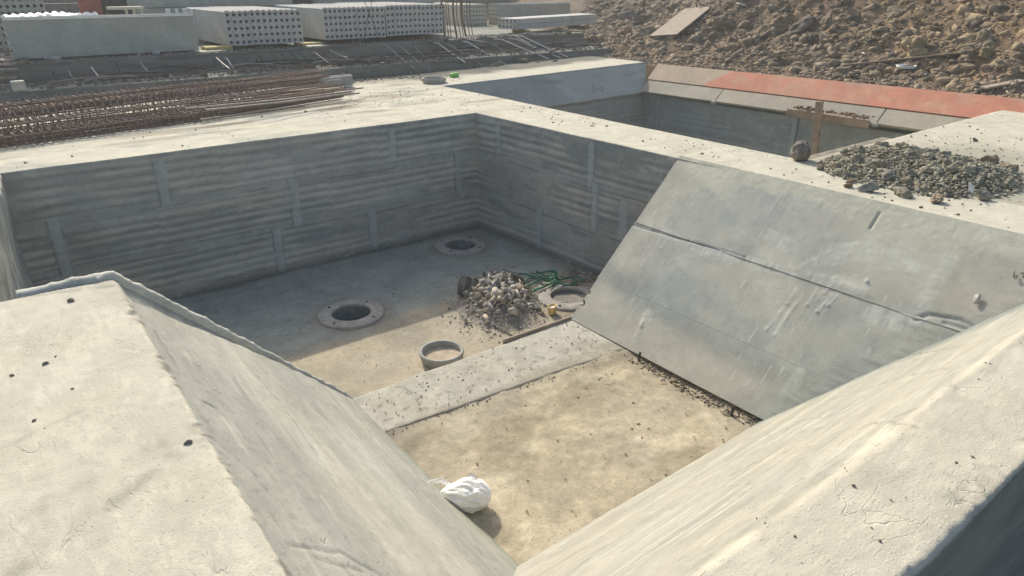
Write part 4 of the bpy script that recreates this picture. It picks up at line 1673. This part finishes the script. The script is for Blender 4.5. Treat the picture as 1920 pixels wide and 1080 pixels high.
# horizontal board with soil, nailed upright
A_ = on_x(1476, 210, 10.55)
B_ = on_x(1629, 233, 10.55)
plank('timber_board', A_, B_, .05, .115, M_wood, 'horizontal timber board with soil on top, crossing the upright timber', 'timber board', (0, 0, 1))
A_ = on_x(1537, 190, 10.42)
B_ = on_x(1526, 300, 10.42)
B_ = A_ + (B_ - A_) * 1.35
plank('timber_upright', A_, B_, .105, .06, M_wood, 'upright timber standing in the second pit before the grey wall', 'timber', (1, 0, 0))
it = []
for k in range(150):
    t_ = random.random()
    p = on_x(1485 + 140 * t_, 207 + 21 * t_, 10.56)
    s = random.uniform(.008, .035)
    it.append((p.x + random.uniform(-.02, .2), p.y, p.z + .03 + s * .3 + random.random() * .02, s, np.array((.24, .17, .11)) * random.uniform(.6, 1.1)))
tag(scatter('soil_on_board', it, ROCKS, M_clod), kind='stuff')
it = []


def on_heap(x, y, guess=14.0):
    d = ray(x, y)
    t = 8.0
    while t < 60:
        X_, Y_ = d[0] * t, d[1] * t
        if X_ > 11.4 and CAM_H + d[2] * t < float(heap_h(np.array([X_]), np.array([Y_]))[0]):
            return Vector((X_, Y_, CAM_H + d[2] * t))
        t += .02
    return Vector((d[0] * 20, d[1] * 20, 1))


# plywood sheet on the mound: four corners on the heap
q = [on_heap(*p) for p in [(1236, 66), (1259, 77), (1320, 29), (1297, 18)]]
c_ = (q[0] + q[2]) / 2
n_ = (q[1] - q[0]).cross(q[3] - q[0]).normalized()
if n_.z < 0: n_ = -n_
u_ = ((q[3] - q[0]) + (q[2] - q[1])).normalized()
v_ = n_.cross(u_).normalized()
bm = bmesh.new()
L_, W_ = (q[3] - q[0]).length, (q[1] - q[0]).length
box(bm, (0, 0, 0), (min(L_, 3.2), min(W_, 1.3), .018), Matrix((u_, v_, n_)).transposed(), .003)
o = obj('plywood_sheet', bm, M_ply)
o.location = c_ + n_ * .10
tag(o, 'bare plywood sheet lying aslant on the soil mound', 'plywood sheet')
for a, b, w, mt, lab in [((1582, 129), (1795, 108), .10, M_dwood, 'long dark plank lying on the foot of the soil mound'),
                         ((1840, 173), (1915, 160), .14, M_ply, 'pale plank at the right end of the salmon band'),
                         ((1452, 112), (1510, 106), .05, M_dwood, 'short dark stick of timber on the soil before the mound')]:
    A_, B_ = on_heap(*a), on_heap(*b)
    plank('plank', A_ + Vector((0, 0, .06)), B_ + Vector((0, 0, .07)), w, .03, mt, lab)
p = on_heap(1698, 129)
bm = bmesh.new()
lathe(bm, [(.13, .02), (.15, .06), (.16, .06), (.14, .01), (.0001, .0)], 24)
tag(obj('basin', bm, M_white, None, True, p + Vector((0, 0, .0))), 'thin white dish half buried before the long dark plank', 'dish')
for px_, py_, s, c_, lab, pool in [
    (1722, 88, .27, (.34, .27, .17), 'large ochre rock with a sloping top above the long plank', 'ROCKS'),
    (1720, 108, .20, (.31, .24, .15), 'ochre rock just behind the long dark plank', 'ROCKS'),
    (1672, 110, .14, (.16, .14, .13), 'dark purple grey rock behind the long dark plank', 'ROCKS'),
    (1852, 80, .27, (.27, .235, .165), 'tall olive boulder on the right part of the mound', 'ROCKS'),
    (1805, 82, .17, (.33, .27, .17), 'yellow brown rock left of the tall olive boulder', 'SHARDS'),
    (1905, 76, .22, (.36, .25, .16), 'orange brown rock at the right frame edge', 'SHARDS'),
    (1828, 42, .20, (.32, .26, .17), 'slanting tan slab of rock above the tall olive boulder', 'SHARDS'),
    (1810, 32, .13, (.17, .17, .15), 'grey rock near the top of the mound', 'SHARDS'),
    (1500, 62, .30, (.15, .13, .11), 'dark boulder in the middle of the mound', 'ROCKS'),
    (1553, 52, .22, (.20, .17, .13), 'brown boulder right of the dark middle boulder', 'ROCKS'),
    (1555, 76, .20, (.19, .17, .13), 'blocky brown rock below the brown boulder', 'SHARDS'),
    (1527, 77, .16, (.17, .15, .12), 'blocky dark rock beside the blocky brown rock', 'SHARDS'),
    (1362, 50, .28, (.22, .18, .12), 'brown boulder right of the plywood sheet', 'ROCKS'),
    (1332, 88, .15, (.26, .21, .15), 'thin upright tan rock below the plywood sheet', 'SHARDS'),
    (1372, 90, .15, (.26, .21, .15), 'tan rock right of the thin upright rock', 'ROCKS'),
    (1310, 98, .16, (.24, .20, .15), 'tan rock at the mound foot under the plywood sheet', 'ROCKS'),
    (1172, 68, .26, (.28, .19, .14), 'reddish boulder left of the plywood sheet', 'ROCKS'),
    (1213, 66, .26, (.24, .20, .13), 'tan boulder between reddish boulder and plywood sheet', 'ROCKS'),
    (1180, 34, .30, (.17, .165, .15), 'grey boulder above the reddish boulder', 'ROCKS'),
    (1205, 38, .26, (.16, .15, .13), 'dark boulder above the tan boulder', 'ROCKS'),
    (1860, 104, .16, (.26, .22, .14), 'rounded tan rock below the tall olive boulder', 'ROCKS'),
    (1810, 105, .14, (.22, .18, .12), 'low brown rock under the end of the long plank', 'ROCKS'),
    (1685, 30, .22, (.18, .16, .12), 'brown boulder high on the mound', 'ROCKS'),
    (1600, 40, .18, (.16, .14, .11), 'dark boulder above the blocky rocks', 'ROCKS'),
    (1628, 80, .14, (.17, .16, .11), 'small dark rock left of the large ochre rock', 'ROCKS'),
    (1470, 30, .2, (.17, .15, .11), 'dark boulder high above the middle of the mound', 'ROCKS'),
    (1433, 60, .16, (.20, .17, .12), 'small brown rock between the plywood sheet and the dark middle boulder', 'ROCKS'),
    (1880, 128, .16, (.25, .20, .13), 'flat tan rock near the right frame edge, above the pale plank', 'ROCKS')]:
    p = on_heap(px_, py_)
    rock_thing('boulder', p.x + s * .4, p.y + s * .3, p.z + s * .15, s, c_, lab, 'boulder', None, pool, 1.15, 1.0, .95)
for px_, py_, lab in [(1390, 12, 'white lump of rubbish near the top of the mound above the plywood sheet'), (1577, 22, 'white scrap near the top of the mound above the brown boulder'), (1521, 33, 'small white scrap above the dark middle boulder'),
                      (1621, 103, 'small white scrap left of the long dark plank'), (1733, 143, 'thin white scrap upright in the soil before the long plank'), (1890, 177, 'small white scrap beside the pale plank')]:
    p = on_heap(px_, py_)
    s = .09 if py_ == 12 else .045
    rock_thing('white_scrap', p.x, p.y, p.z + s * .5, s, (.7, .68, .62), lab, 'scrap', 'white scraps on the soil', 'SHARDS', 1.3, .8, .5)

# ================================================================== BACKGROUND ON THE RAFT
def hollow_panel_mesh(name, L=2.6, t=.105, h=.575, nh=5, r=.029, square=False):
    """stands on its long edge; end face at y=0 in plane XZ, runs to +y; holes through"""
    bm = bmesh.new()
    seg = 12
    hh = h / nh
    ys_ = (0, L)
    cellrings = []
    for k in range(nh):
        z0 = k * hh
        rr = []
        for y in ys_:
            outer, inner = [], []
            for j in range(seg):
                a = 2 * math.pi * (j + .5) / seg
                ca, sa = math.cos(a), math.sin(a)
                m = max(abs(ca), abs(sa))
                outer.append(bm.verts.new((t / 2 + ca / m * t / 2, y, z0 + hh / 2 + sa / m * hh / 2)))
                inner.append(bm.verts.new((t / 2 + ca * r, y, z0 + hh / 2 + sa * r * 1.05)))
            rr.append((outer, inner))
        (o0, i0), (o1, i1) = rr
        for j in range(seg):
            j2 = (j + 1) % seg
            bm.faces.new((o0[j], o0[j2], i0[j2], i0[j]))
            bm.faces.new((o1[j2], o1[j], i1[j], i1[j2]))
            bm.faces.new((i0[j], i0[j2], i1[j2], i1[j]))
    # outer skin with a tongue ridge on top
    pr = [(.004, 0), (t - .004, 0), (t, .01), (t, h - .01), (t * .75, h), (t * .62, h + .012), (t * .38, h + .012), (t * .25, h), (0, h - .01), (0, .01)]
    A = [bm.verts.new((x, .0005, z)) for x, z in pr]
    B = [bm.verts.new((x, L - .0005, z)) for x, z in pr]
    n = len(pr)
    for j in range(n):
        bm.faces.new((A[j], B[j], B[(j + 1) % n], A[(j + 1) % n]))
    bmesh.ops.recalc_face_normals(bm, faces=bm.faces)
    me = bpy.data.meshes.new(name)
    bm.to_mesh(me)
    bm.free()
    return me


ME_P = hollow_panel_mesh('hollow_panel')
ME_P.materials.append(M_hollow)
ME_PG = hollow_panel_mesh('hollow_panel', 2.7)
ME_PG.materials.append(M_hollow_g)
ME_PW = hollow_panel_mesh('hollow_panel', 2.2)
ME_PW.materials.append(M_hollow_b)


def panel_stack(x0, y, z, n, me, label, group, t=.105, rz=0.0, dy=.012):
    for k in range(n):
        o = bpy.data.objects.new('hollow_panel', me)
        a = k * t
        o.location = (x0 + a * math.cos(rz), y + a * math.sin(rz) + random.uniform(-dy, dy), z + random.uniform(0, .008))
        o.rotation_euler = (0, 0, rz)
        link(o)
        tag(o, label, 'wall panel', group)


# first holed stack: 13 panels, ends towards the pit
panel_stack(3.80, 13.32, .565, 13, ME_P, 'grey hollow panel standing on edge in the holed stack beside the plain grey stack', 'panels of the first holed stack', .1065)
panel_stack(5.66, 13.42, .58, 13, ME_P, 'grey hollow wall panel on edge in the left half of the wide holed stack', 'panels of the wide holed stack, left half', .1005)
panel_stack(7.00, 13.42, .60, 13, ME_P, 'grey hollow wall panel on edge in the right half of the wide holed stack', 'panels of the wide holed stack, right half', .1045, .0)
panel_stack(8.50, 14.2, .58, 4, ME_P, 'grey hollow wall panel on edge behind the tall rusty bars', 'panels behind the rusty bars', .105)
# plain stack seen from its long side
panel_stack(3.29, 13.36, .52, 7, ME_PG, 'plain grey wall panel in the stack at the left, long side to the pit', 'panels of the plain long stack', .105, math.pi / 2)
# distant stacks
panel_stack(11.25, 17.0, .47, 8, ME_PW, 'beige hollow wall panel on edge in the small far stack behind the rusty bars', 'panels of the small far stack', .1)
panel_stack(15.2, 17.0, .47, 5, ME_PG, 'plain green grey wall panel in the far long stack behind the flat panels', 'panels of the far long stack', .105, math.pi / 2)
panel_stack(-1.0, 16.2, .92, 23, ME_PG, 'dark hollow wall panel in the upper stack at the top left corner', 'panels of the stack in the top left corner', .105)
panel_stack(-1.0, 14.9, .50, 17, ME_PG, 'dark hollow wall panel in the lower stack at the top left corner', 'panels of the low stack in the top left corner', .105)
for (x, y, z, lab) in [(6.4, 16.6, .55, 'green grey long panel in the stack behind the first holed stack'), (10.1, 16.6, .55, 'green grey long panel in the stack behind the wide holed stack'),
                       (6.3, 16.6, 1.14, 'green grey long panel in the upper stack behind the first holed stack'), (10.3, 16.6, 1.14, 'green grey long panel in the upper stack behind the wide holed stack')]:
    for kk in range(3):
        o = bpy.data.objects.new('hollow_panel', ME_PG)
        o.scale = (1, 1.25, 1)
        o.location = (x, y + kk * .11, z)
        o.rotation_euler = (0, 0, math.pi / 2)
        link(o)
        tag(o, lab, 'wall panel', lab.replace('green grey long panel in', 'panels in'))

# flat pair of panels on the raft at the right
ME_F = hollow_panel_mesh('flat_panel', 3.15, .115, .60, 5, .032)
ME_F.materials.append(M_hollow)
for k, z in enumerate((.60, .72)):
    o = bpy.data.objects.new('flat_panel', ME_F)
    # lay flat: local x (thickness) up, local z across, local y along
    along = Vector((.985, .17, .012)).normalized()
    across = Vector((-.17, .985, 0)).normalized()
    upv = Vector((0, 0, 1))
    Mx = Matrix((upv, along, across)).transposed().to_4x4()
    o.matrix_world = Matrix.Translation((10.42, 13.50, z)) @ Mx
    link(o)
    tag(o, ('lower' if k == 0 else 'upper') + ' of the two flat grey hollow panels lying on the raft at the right', 'wall panel', 'two flat panels on the raft')

# bearers under the stacks
for x, y, L_, w, h_, mt, lab in [(3.62, 13.45, .45, .35, .07, M_ywood, 'yellow timber bearer under the first holed stack'), (5.35, 13.5, .5, .3, .05, M_ywood, 'yellow timber bearer between the two holed stacks'),
                                 (1.10, 13.5, .22, .3, .05, M_hollow, 'concrete bearer under the left end of the plain stack'), (2.6, 13.5, .12, .3, .05, M_hollow, 'concrete bearer under the right end of the plain stack'),
                                 (10.75, 13.75, .12, .6, .09, M_ywood, 'timber bearer under the near end of the flat panels'), (12.9, 14.1, .12, .6, .09, M_dwood, 'timber bearer under the far end of the flat panels'), (4.35, 13.6, .2, .3, .06, M_dwood, 'dark timber bearer under the middle of the first holed stack'),
                                 (6.4, 13.7, .2, .3, .06, M_dwood, 'dark timber bearer under the left half of the wide holed stack'), (7.9, 13.7, .2, .3, .08, M_dwood, 'dark timber bearer under the right half of the wide holed stack')]:
    bm = bmesh.new()
    box(bm, (0, 0, h_ / 2), (L_, w, h_), Matrix.Rotation(random.uniform(-.1, .1), 3, 'Z'), .004)
    tag(obj('bearer', bm, mt, None, False, (x, y, .50)), lab, 'bearer')
for x, y, w, lab in [(3.45, 13.25, .30, 'pale broken board below the left corner of the first holed stack'), (5.35, 13.18, .28, 'pale flat board between the two holed stacks')]:
    bm = bmesh.new()
    box(bm, (0, 0, .01), (w * 1.6, w, .02), Matrix.Rotation(.2, 3, 'Z'), .004)
    tag(obj('pale_board', bm, M_hollow_b, None, False, (x, y, .50)), lab, 'board')

# white lumpy covering on the low corner stack, frame table, red sheet, dark shed
bm = bmesh.new()
bmesh.ops.create_grid(bm, x_segments=60, y_segments=10, size=1)
for v in bm.verts:
    x, y = v.co.x, v.co.y
    v.co = Vector((1.35 + x * .68, 14.75 + y * .35, 1.10 + .05 * abs(math.sin(x * 18)) * (.5 + mn.noise(v.co * 3)) - .05 * y * y + .02 * (1 - abs(x))))
bmesh.ops.solidify(bm, geom=bm.faces[:], thickness=.03)
tag(obj('foam_padding', bm, M_white, None, True), 'lumpy white padding laid on the low stack in the top left corner', 'padding')
bm = bmesh.new()
box(bm, (0, 0, .6), (.36, .04, 1.2), None, .004)
tag(obj('red_sheet', bm, simple('red_sheet', (.28, .09, .07), .7), None, False, (2.02, 15.2, .5)), 'upright dull red sheet behind the plain grey stack', 'sheet')
t = empty('trestle', (2.45, 14.4, .5), .05, 'small pale metal trestle on the plain grey stack side', 'trestle')
for k, (dx, dz, sx, sz) in enumerate([(0, .70, .55, .045)]):
    bm = bmesh.new(); box(bm, (dx, 0, dz), (sx, .3, sz), None, .004); obj('top_plate', bm, M_hollow_b, t)
for dx in (-.02, .10, .22):
    bm = bmesh.new(); box(bm, (dx, -.1, .34), (.04, .04, .68), None, .004); obj('leg', bm, M_hollow_b, t)
# dark shed wall far behind, ribbed
bm = bmesh.new()
for k in range(56):
    box(bm, (k * .11, 0, .9), (.075, .05, 2.2), None, .01)
box(bm, (3.0, .06, .9), (6.3, .05, 2.2))
o = obj('site_hoarding', bm, simple('dark_hoarding', (.075, .08, .075), .8), None, False, (2.4, 18.2, .5))
tag(o, 'dark ribbed hoarding behind the panel stacks', 'hoarding')
bm = bmesh.new()
for k, dx in enumerate((0, .16, .31, .44, .56)):
    box(bm, (dx, 0, .32), (.05 if k % 2 else .08, .05, .64), None, .004)
tag(obj('pale_posts', bm, M_white, None, False, (3.35, 15.4, .5)), 'row of short pale uprights before the dark hoarding', 'posts')

# far low background so the top edge is never empty
for (x, y, w, h_, d_, c_, lab) in [(-3, 30, 16, 2.6, 1.0, (.11, .12, .11), 'long grey green stack far behind at the left'), (16, 26, 9, 1.5, 2, (.13, .135, .125), 'low grey stack far behind the flat panels')]:
    bm = bmesh.new()
    for k in range(int(w / .6)):
        for j in range(4):
            box(bm, (x + k * .6, y, .3 + (j + .5) * h_ / 4), (.57, d_, h_ / 4 - .03), None, .01)
    tag(obj('block_stack', bm, simple('far_stack', c_, .9)), lab, 'stack')

# tall rusty bars between the wide stack and the far stack
for k in range(9):
    x = 8.55 + k * .085 + random.uniform(-.02, .02)
    bm = bmesh.new()
    tube(bm, [(x, 13.55 + random.uniform(0, .2), .48), (x + random.uniform(-.02, .02), 13.7, .9), (x + random.uniform(-.05, .05), 13.75, 1.9)], .010 if k % 3 else .022, 6)
    tag(obj('starter_bar', bm, M_rust), 'upright rusty bar in the cluster right of the wide holed stack', 'steel bar', 'upright rusty bars')
for q, lab in [([(682, 88), (688, 40), (700, -8)], 'thin dark wire rising before the wide holed stack'), ([(708, 80), (704, 50), (690, 20), (683, 2)], 'thin dark bent wire leaning on the wide holed stack')]:
    bm = bmesh.new()
    tube(bm, [on_y(x, y, 13.15) for x, y in q], .006, 5)
    tag(obj('wire', bm, M_dark_steel), lab, 'wire')

# starter bars sloping out of the raft towards the pit
SB = [((403, 110), (430, 129), 1), ((423, 109), (456, 155), 2), ((372, 129), (383, 136), 1), ((487, 106), (505, 142), 0), ((481, 114), (492, 128), 0), ((529, 103), (536, 111), 0), ((546, 102), (577, 131), 0), ((560, 101), (591, 129), 0),
      ((585, 99), (650, 142), 1), ((606, 100), (652, 136), 0), ((612, 96), (652, 109), 1), ((454, 106), (483, 146), 0), ((100, 136), (104, 148), 0), ((127, 134), (143, 156), 1), ((171, 129), (184, 142), 2), ((217, 117), (240, 173), 0),
      ((262, 119), (277, 134), 1), ((721, 86), (778, 130), 1), ((746, 87), (808, 142), 1), ((777, 90), (815, 130), 1), ((815, 80), (872, 117), 2), ((833, 81), (910, 129), 1), ((837, 78), (863, 85), 0), ((869, 78), (952, 129), 2),
      ((865, 74), (908, 79), 1), ((917, 82), (985, 121), 1), ((930, 73), (1028, 110), 2), ((957, 72), (1052, 109), 2), ((967, 66), (1065, 107), 2), ((961, 68), (992, 81), 1), ((1036, 79), (1096, 113), 0), ((1071, 81), (1121, 104), 1), ((754, 125), (772, 137), 1)]
for (a, b, br) in SB:
    L_ = math.hypot(b[0] - a[0], b[1] - a[1])
    A_ = on_y(*a, 12.93)
    if A_.z < .2: A_ = on_y(*a, 12.4)
    dY = min(.98, .22 + L_ * .011)
    B_ = on_y(*b, A_.y - dY)
    B_.z = max(B_.z, .02)
    m_ = A_.lerp(B_, .12) + Vector((0, 0, .035))
    bm = bmesh.new()
    inn = A_ + Vector((random.uniform(-.1, .1), .25, -.03))
    tube(bm, [inn, A_, m_, A_.lerp(B_, .55) + Vector((0, 0, .01)), B_], .0115 if br else .008, 6)
    where = 'left' if a[0] < 300 else ('centre left' if a[0] < 660 else ('centre' if a[0] < 900 else 'right'))
    tag(obj('starter_bar', bm, (M_dark_steel, M_steel, M_pale_steel)[br]), '%s steel bar sticking out of the dark raft towards the pit, %s part' % (('dark', 'grey', 'pale')[br], where), 'steel bar',
        '%s starter bars of the raft, %s part' % (('dark', 'grey', 'pale')[br], where))
# bent twig-like bar and thin rods lying about
for q, z, lab in [([(885, 112), (920, 106), (945, 97)], .12, 'curved dark stick lying against the raft before the long bars'), ([(945, 119), (1000, 122), (1070, 128)], .03, 'thin pale rod lying on the back beam of the second pit')]:
    bm = bmesh.new()
    tube(bm, [at(x, y, z) for x, y in q], .012, 6)
    tag(obj('rod', bm, M_dwood if z > .1 else M_pale_steel), lab, 'rod')
for px_, py_, s in [(955, 115, .12), (905, 118, .12), (985, 118, .10), (925, 124, .09), (1010, 118, .07), (1040, 117, .07), (885, 124, .08)]:
    p = at(px_, py_, .04)
    rock_thing('rubble_lump', p.x, min(p.y, 12.0), .04, s, (.20, .18, .15), 'grey brown rubble lump between the raft bars and the back beam', 'rubble', 'rubble lumps behind the back beam')
for k in range(26):
    bm = bmesh.new()
    x = random.uniform(8.8, 10.6)
    y = random.uniform(12.98, 13.35)
    a = random.uniform(-.5, .3)
    L_ = random.uniform(.3, .9)
    tube(bm, [(x, y, .52 + random.random() * .04), (x + L_ * .5, y + a * .3, .54), (x + L_, y + a * .5, .52)], .007, 5)
    tag(obj('rod', bm, random.choice((M_steel, M_dwood, M_pale_steel))), 'thin steel rod lying in the tangle on the raft before the far stack', 'rod', 'tangle of rods on the raft')

for k in range(90):
    bm = bmesh.new()
    x, y = random.uniform(.8, 11.0), random.uniform(12.15, 12.9)
    L_ = random.uniform(.3, 1.4)
    a = random.gauss(0, .25)
    z0 = .235 + random.random() * .08
    tube(bm, [(x, y, z0), (x + L_ * .5 * math.cos(a), y + L_ * .5 * math.sin(a) * .5, z0 + .03), (x + L_ * math.cos(a), y + L_ * math.sin(a) * .5, z0)], random.uniform(.006, .012), 5)
    tag(obj('rod', bm, random.choice((M_steel, M_dwood, M_rust, M_dark_steel))), 'thin rod lying on the dark raft step', 'rod', 'rods strewn on the raft step')
it = []
for k in range(1800):
    x, y = random.uniform(.2, 12), random.uniform(12.1, 13.3)
    s_ = random.uniform(.008, .03) + random.random() ** 8 * .05
    it.append((x, y, (.215 if y < 12.95 else .50) + s_ * .2, s_, np.array((.2, .185, .155)) * random.uniform(.5, 1.5)))
tag(scatter('raft_debris', it, LOW, M_clod), kind='stuff')

# rebar cages on the far beam
M_stir = simple('stirrup_steel', (.30, .225, .185), .7, .2, .3, 12)


def make_cage(L0, L1, S1, w, h, label):
    t = empty('rebar_cage', (0, 0, 0), 0, label, 'rebar cage', 'rebar cages lying on the far slab')
    for dy in (0, w / 2, w):
        for dz in (0, h):
            bm = bmesh.new()
            n = 7
            tube(bm, [(L0 + (L1 - L0) * i / n + (dy * .35 if i == n else 0), dy + .012 * math.sin(i * 2 + dz * 9), dz + .008 * math.sin(i * 3 + dy * 9) + .012) for i in range(n + 1)], .011, 6)
            obj('long_bar', bm, M_rust, t)
    bm = bmesh.new()
    e = .014
    tube(bm, [(0, -e, h + e + .012), (0, -e, -e + .018), (0, w + e, -e + .018), (0, w + e, h + e + .012), (0, -e, h + e + .012)], .0075, 5)
    tube(bm, [(0, -e, h + e), (.01, .05, h + .075)], .0075, 5)
    tube(bm, [(0, w + e, h + e), (-.01, w - .03, h + .07)], .0075, 5)
    bmesh.ops.recalc_face_normals(bm, faces=bm.faces)
    me = bpy.data.meshes.new('stirrup')
    bm.to_mesh(me)
    bm.free()
    me.materials.append(M_stir)
    x = L0
    while x < S1:
        o = bpy.data.objects.new('stirrup', me)
        o.location = (x, random.uniform(-.006, .006), random.uniform(-.004, .004))
        o.rotation_euler = (0, random.uniform(-.07, .07), random.uniform(-.12, .12))
        link(o, t)
        x += .085 + random.uniform(-.012, .012)
    return t


CAGES = [((-.25, 9.10, .01), .19, 'rebar cage nearest the pit, its shadow on the pale slab edge'),
         ((-.35, 9.42, .01), .21, 'rebar cage second from the pit'),
         ((-.25, 9.78, .01), .20, 'rebar cage furthest from the pit'),
         ((-.5, 8.86, .008), .175, 'low rebar cage at the very front of the pile, beside the pit edge'),
         ((-.30, 9.50, .24), .225, 'rebar cage lying across the top of the others')]
for k, (loc, rz, lab) in enumerate(CAGES):
    t = make_cage(0, (4.75, 4.7, 4.85, 4.2, 4.9)[k], (3.7, 3.6, 3.5, 3.0, 3.5)[k], (.26, .26, .26, .22, .20)[k], (.18, .20, .23, .09, .09)[k], lab)
    t.location = loc
    t.rotation_euler = (0, 0, rz)
# loose bars with the cages
for k in range(18):
    bm = bmesh.new()
    y0 = random.uniform(9.0, 10.3)
    z0 = random.uniform(.02, .32)
    x0, x1 = random.uniform(1.5, 2.8), random.uniform(4.2, 4.8)
    tube(bm, [(x0, y0, z0), ((x0 + x1) / 2, y0 + .25, z0 * .8), (x1, y0 + .5, z0 * .7 + .01)], .010, 6)
    tag(obj('loose_bar', bm, M_steel if k % 2 else M_rust), '%s loose steel bar lying over the rebar cages' % ('grey' if k % 2 else 'rusty'), 'steel bar', '%s loose bars over the cages' % ('grey' if k % 2 else 'rusty'))

# rusty bar pile at the left frame edge
for k in range(22):
    bm = bmesh.new()
    z = .05 + (k // 2) * .068
    y = 12.55 + (k % 2) * .12
    tube(bm, [(-1.2, y, z), (-.3, y, z + .01), (.42 + random.uniform(-.04, .16), y, z + random.uniform(-.02, .02))], .014, 6)
    tag(obj('steel_bar', bm, M_rust if k % 3 else M_steel), '%s steel bar in the pile at the left frame edge' % ('rusty' if k % 3 else 'grey'), 'steel bar', '%s bars piled at the left frame edge' % ('rusty' if k % 3 else 'grey'))
for zz in (.0,):
    bm = bmesh.new()
    box(bm, (0, 0, .07), (.17, .15, .14), None, .02)
    tag(obj('pale_block', bm, M_hollow_b, None, False, (.50, 12.2, .20)), 'small pale block on the raft step at the left', 'block')
bm = bmesh.new()
lathe(bm, [(.16, 0), (.15, .005), (.125, .01), (.12, .06), (.09, .11), (.04, .135), (.0001, .14)], 20)
p = at(3, 197, 0)
tag(obj('orange_cap', bm, M_orange, None, True, (p.x, p.y, .01)), 'orange plastic cap at the left frame edge by the rusty bars', 'cap')

# pipe collar, green packet, panel offcut on the far slab
p = at(814, 155, 0)
collar((p.x, p.y, 0), .215, .085, 'grey pipe collar lying on the far slab near the green packet')
p = at(852, 146, 0)
t = empty('green_packet', p + Vector((0, 0, .0)), .25, 'small green wrapped bottle lying on the far slab edge', 'packet')
bm = bmesh.new()
box(bm, (0, 0, .045), (.17, .09, .085), None, .02)
obj('wrapper', bm, M_green, t, True)
bm = bmesh.new()
tube(bm, [(.07, 0, .05), (.11, 0, .055), (.13, 0, .055)], [.03, .018, .02], 10)
obj('cap', bm, simple('pale_green_cap', (.45, .6, .35), .4), t, True)
p = at(665, 163, 0)
ME_O = hollow_panel_mesh('panel_offcut', .55, .12, .17, 1, .04)
ME_O.materials.append(M_collar)
o = bpy.data.objects.new('panel_offcut', ME_O)
o.location = (p.x, p.y + .05, .02)
o.rotation_euler = (0, 0, math.pi / 2 + .12)
link(o)
tag(o, 'short grey panel offcut on the far slab behind the cage ends', 'panel offcut')

# ================================================================== HAZE
bm = bmesh.new()
box(bm, (0, 0, 1.5), (1900, 1900, 8.0))
o = obj('haze', bm, None)
o.data.materials.clear()
m = bpy.data.materials.new('haze_air')
m.use_nodes = True
m.node_tree.nodes.clear()
vo = m.node_tree.nodes.new('ShaderNodeVolumePrincipled')
vo.inputs['Color'].default_value = (.90, .94, .92, 1)
vo.inputs['Density'].default_value = .0036
vo.inputs['Anisotropy'].default_value = .3
mo = m.node_tree.nodes.new('ShaderNodeOutputMaterial')
m.node_tree.links.new(vo.outputs[0], mo.inputs['Volume'])
o.data.materials.append(m)
tag(o, kind='stuff')
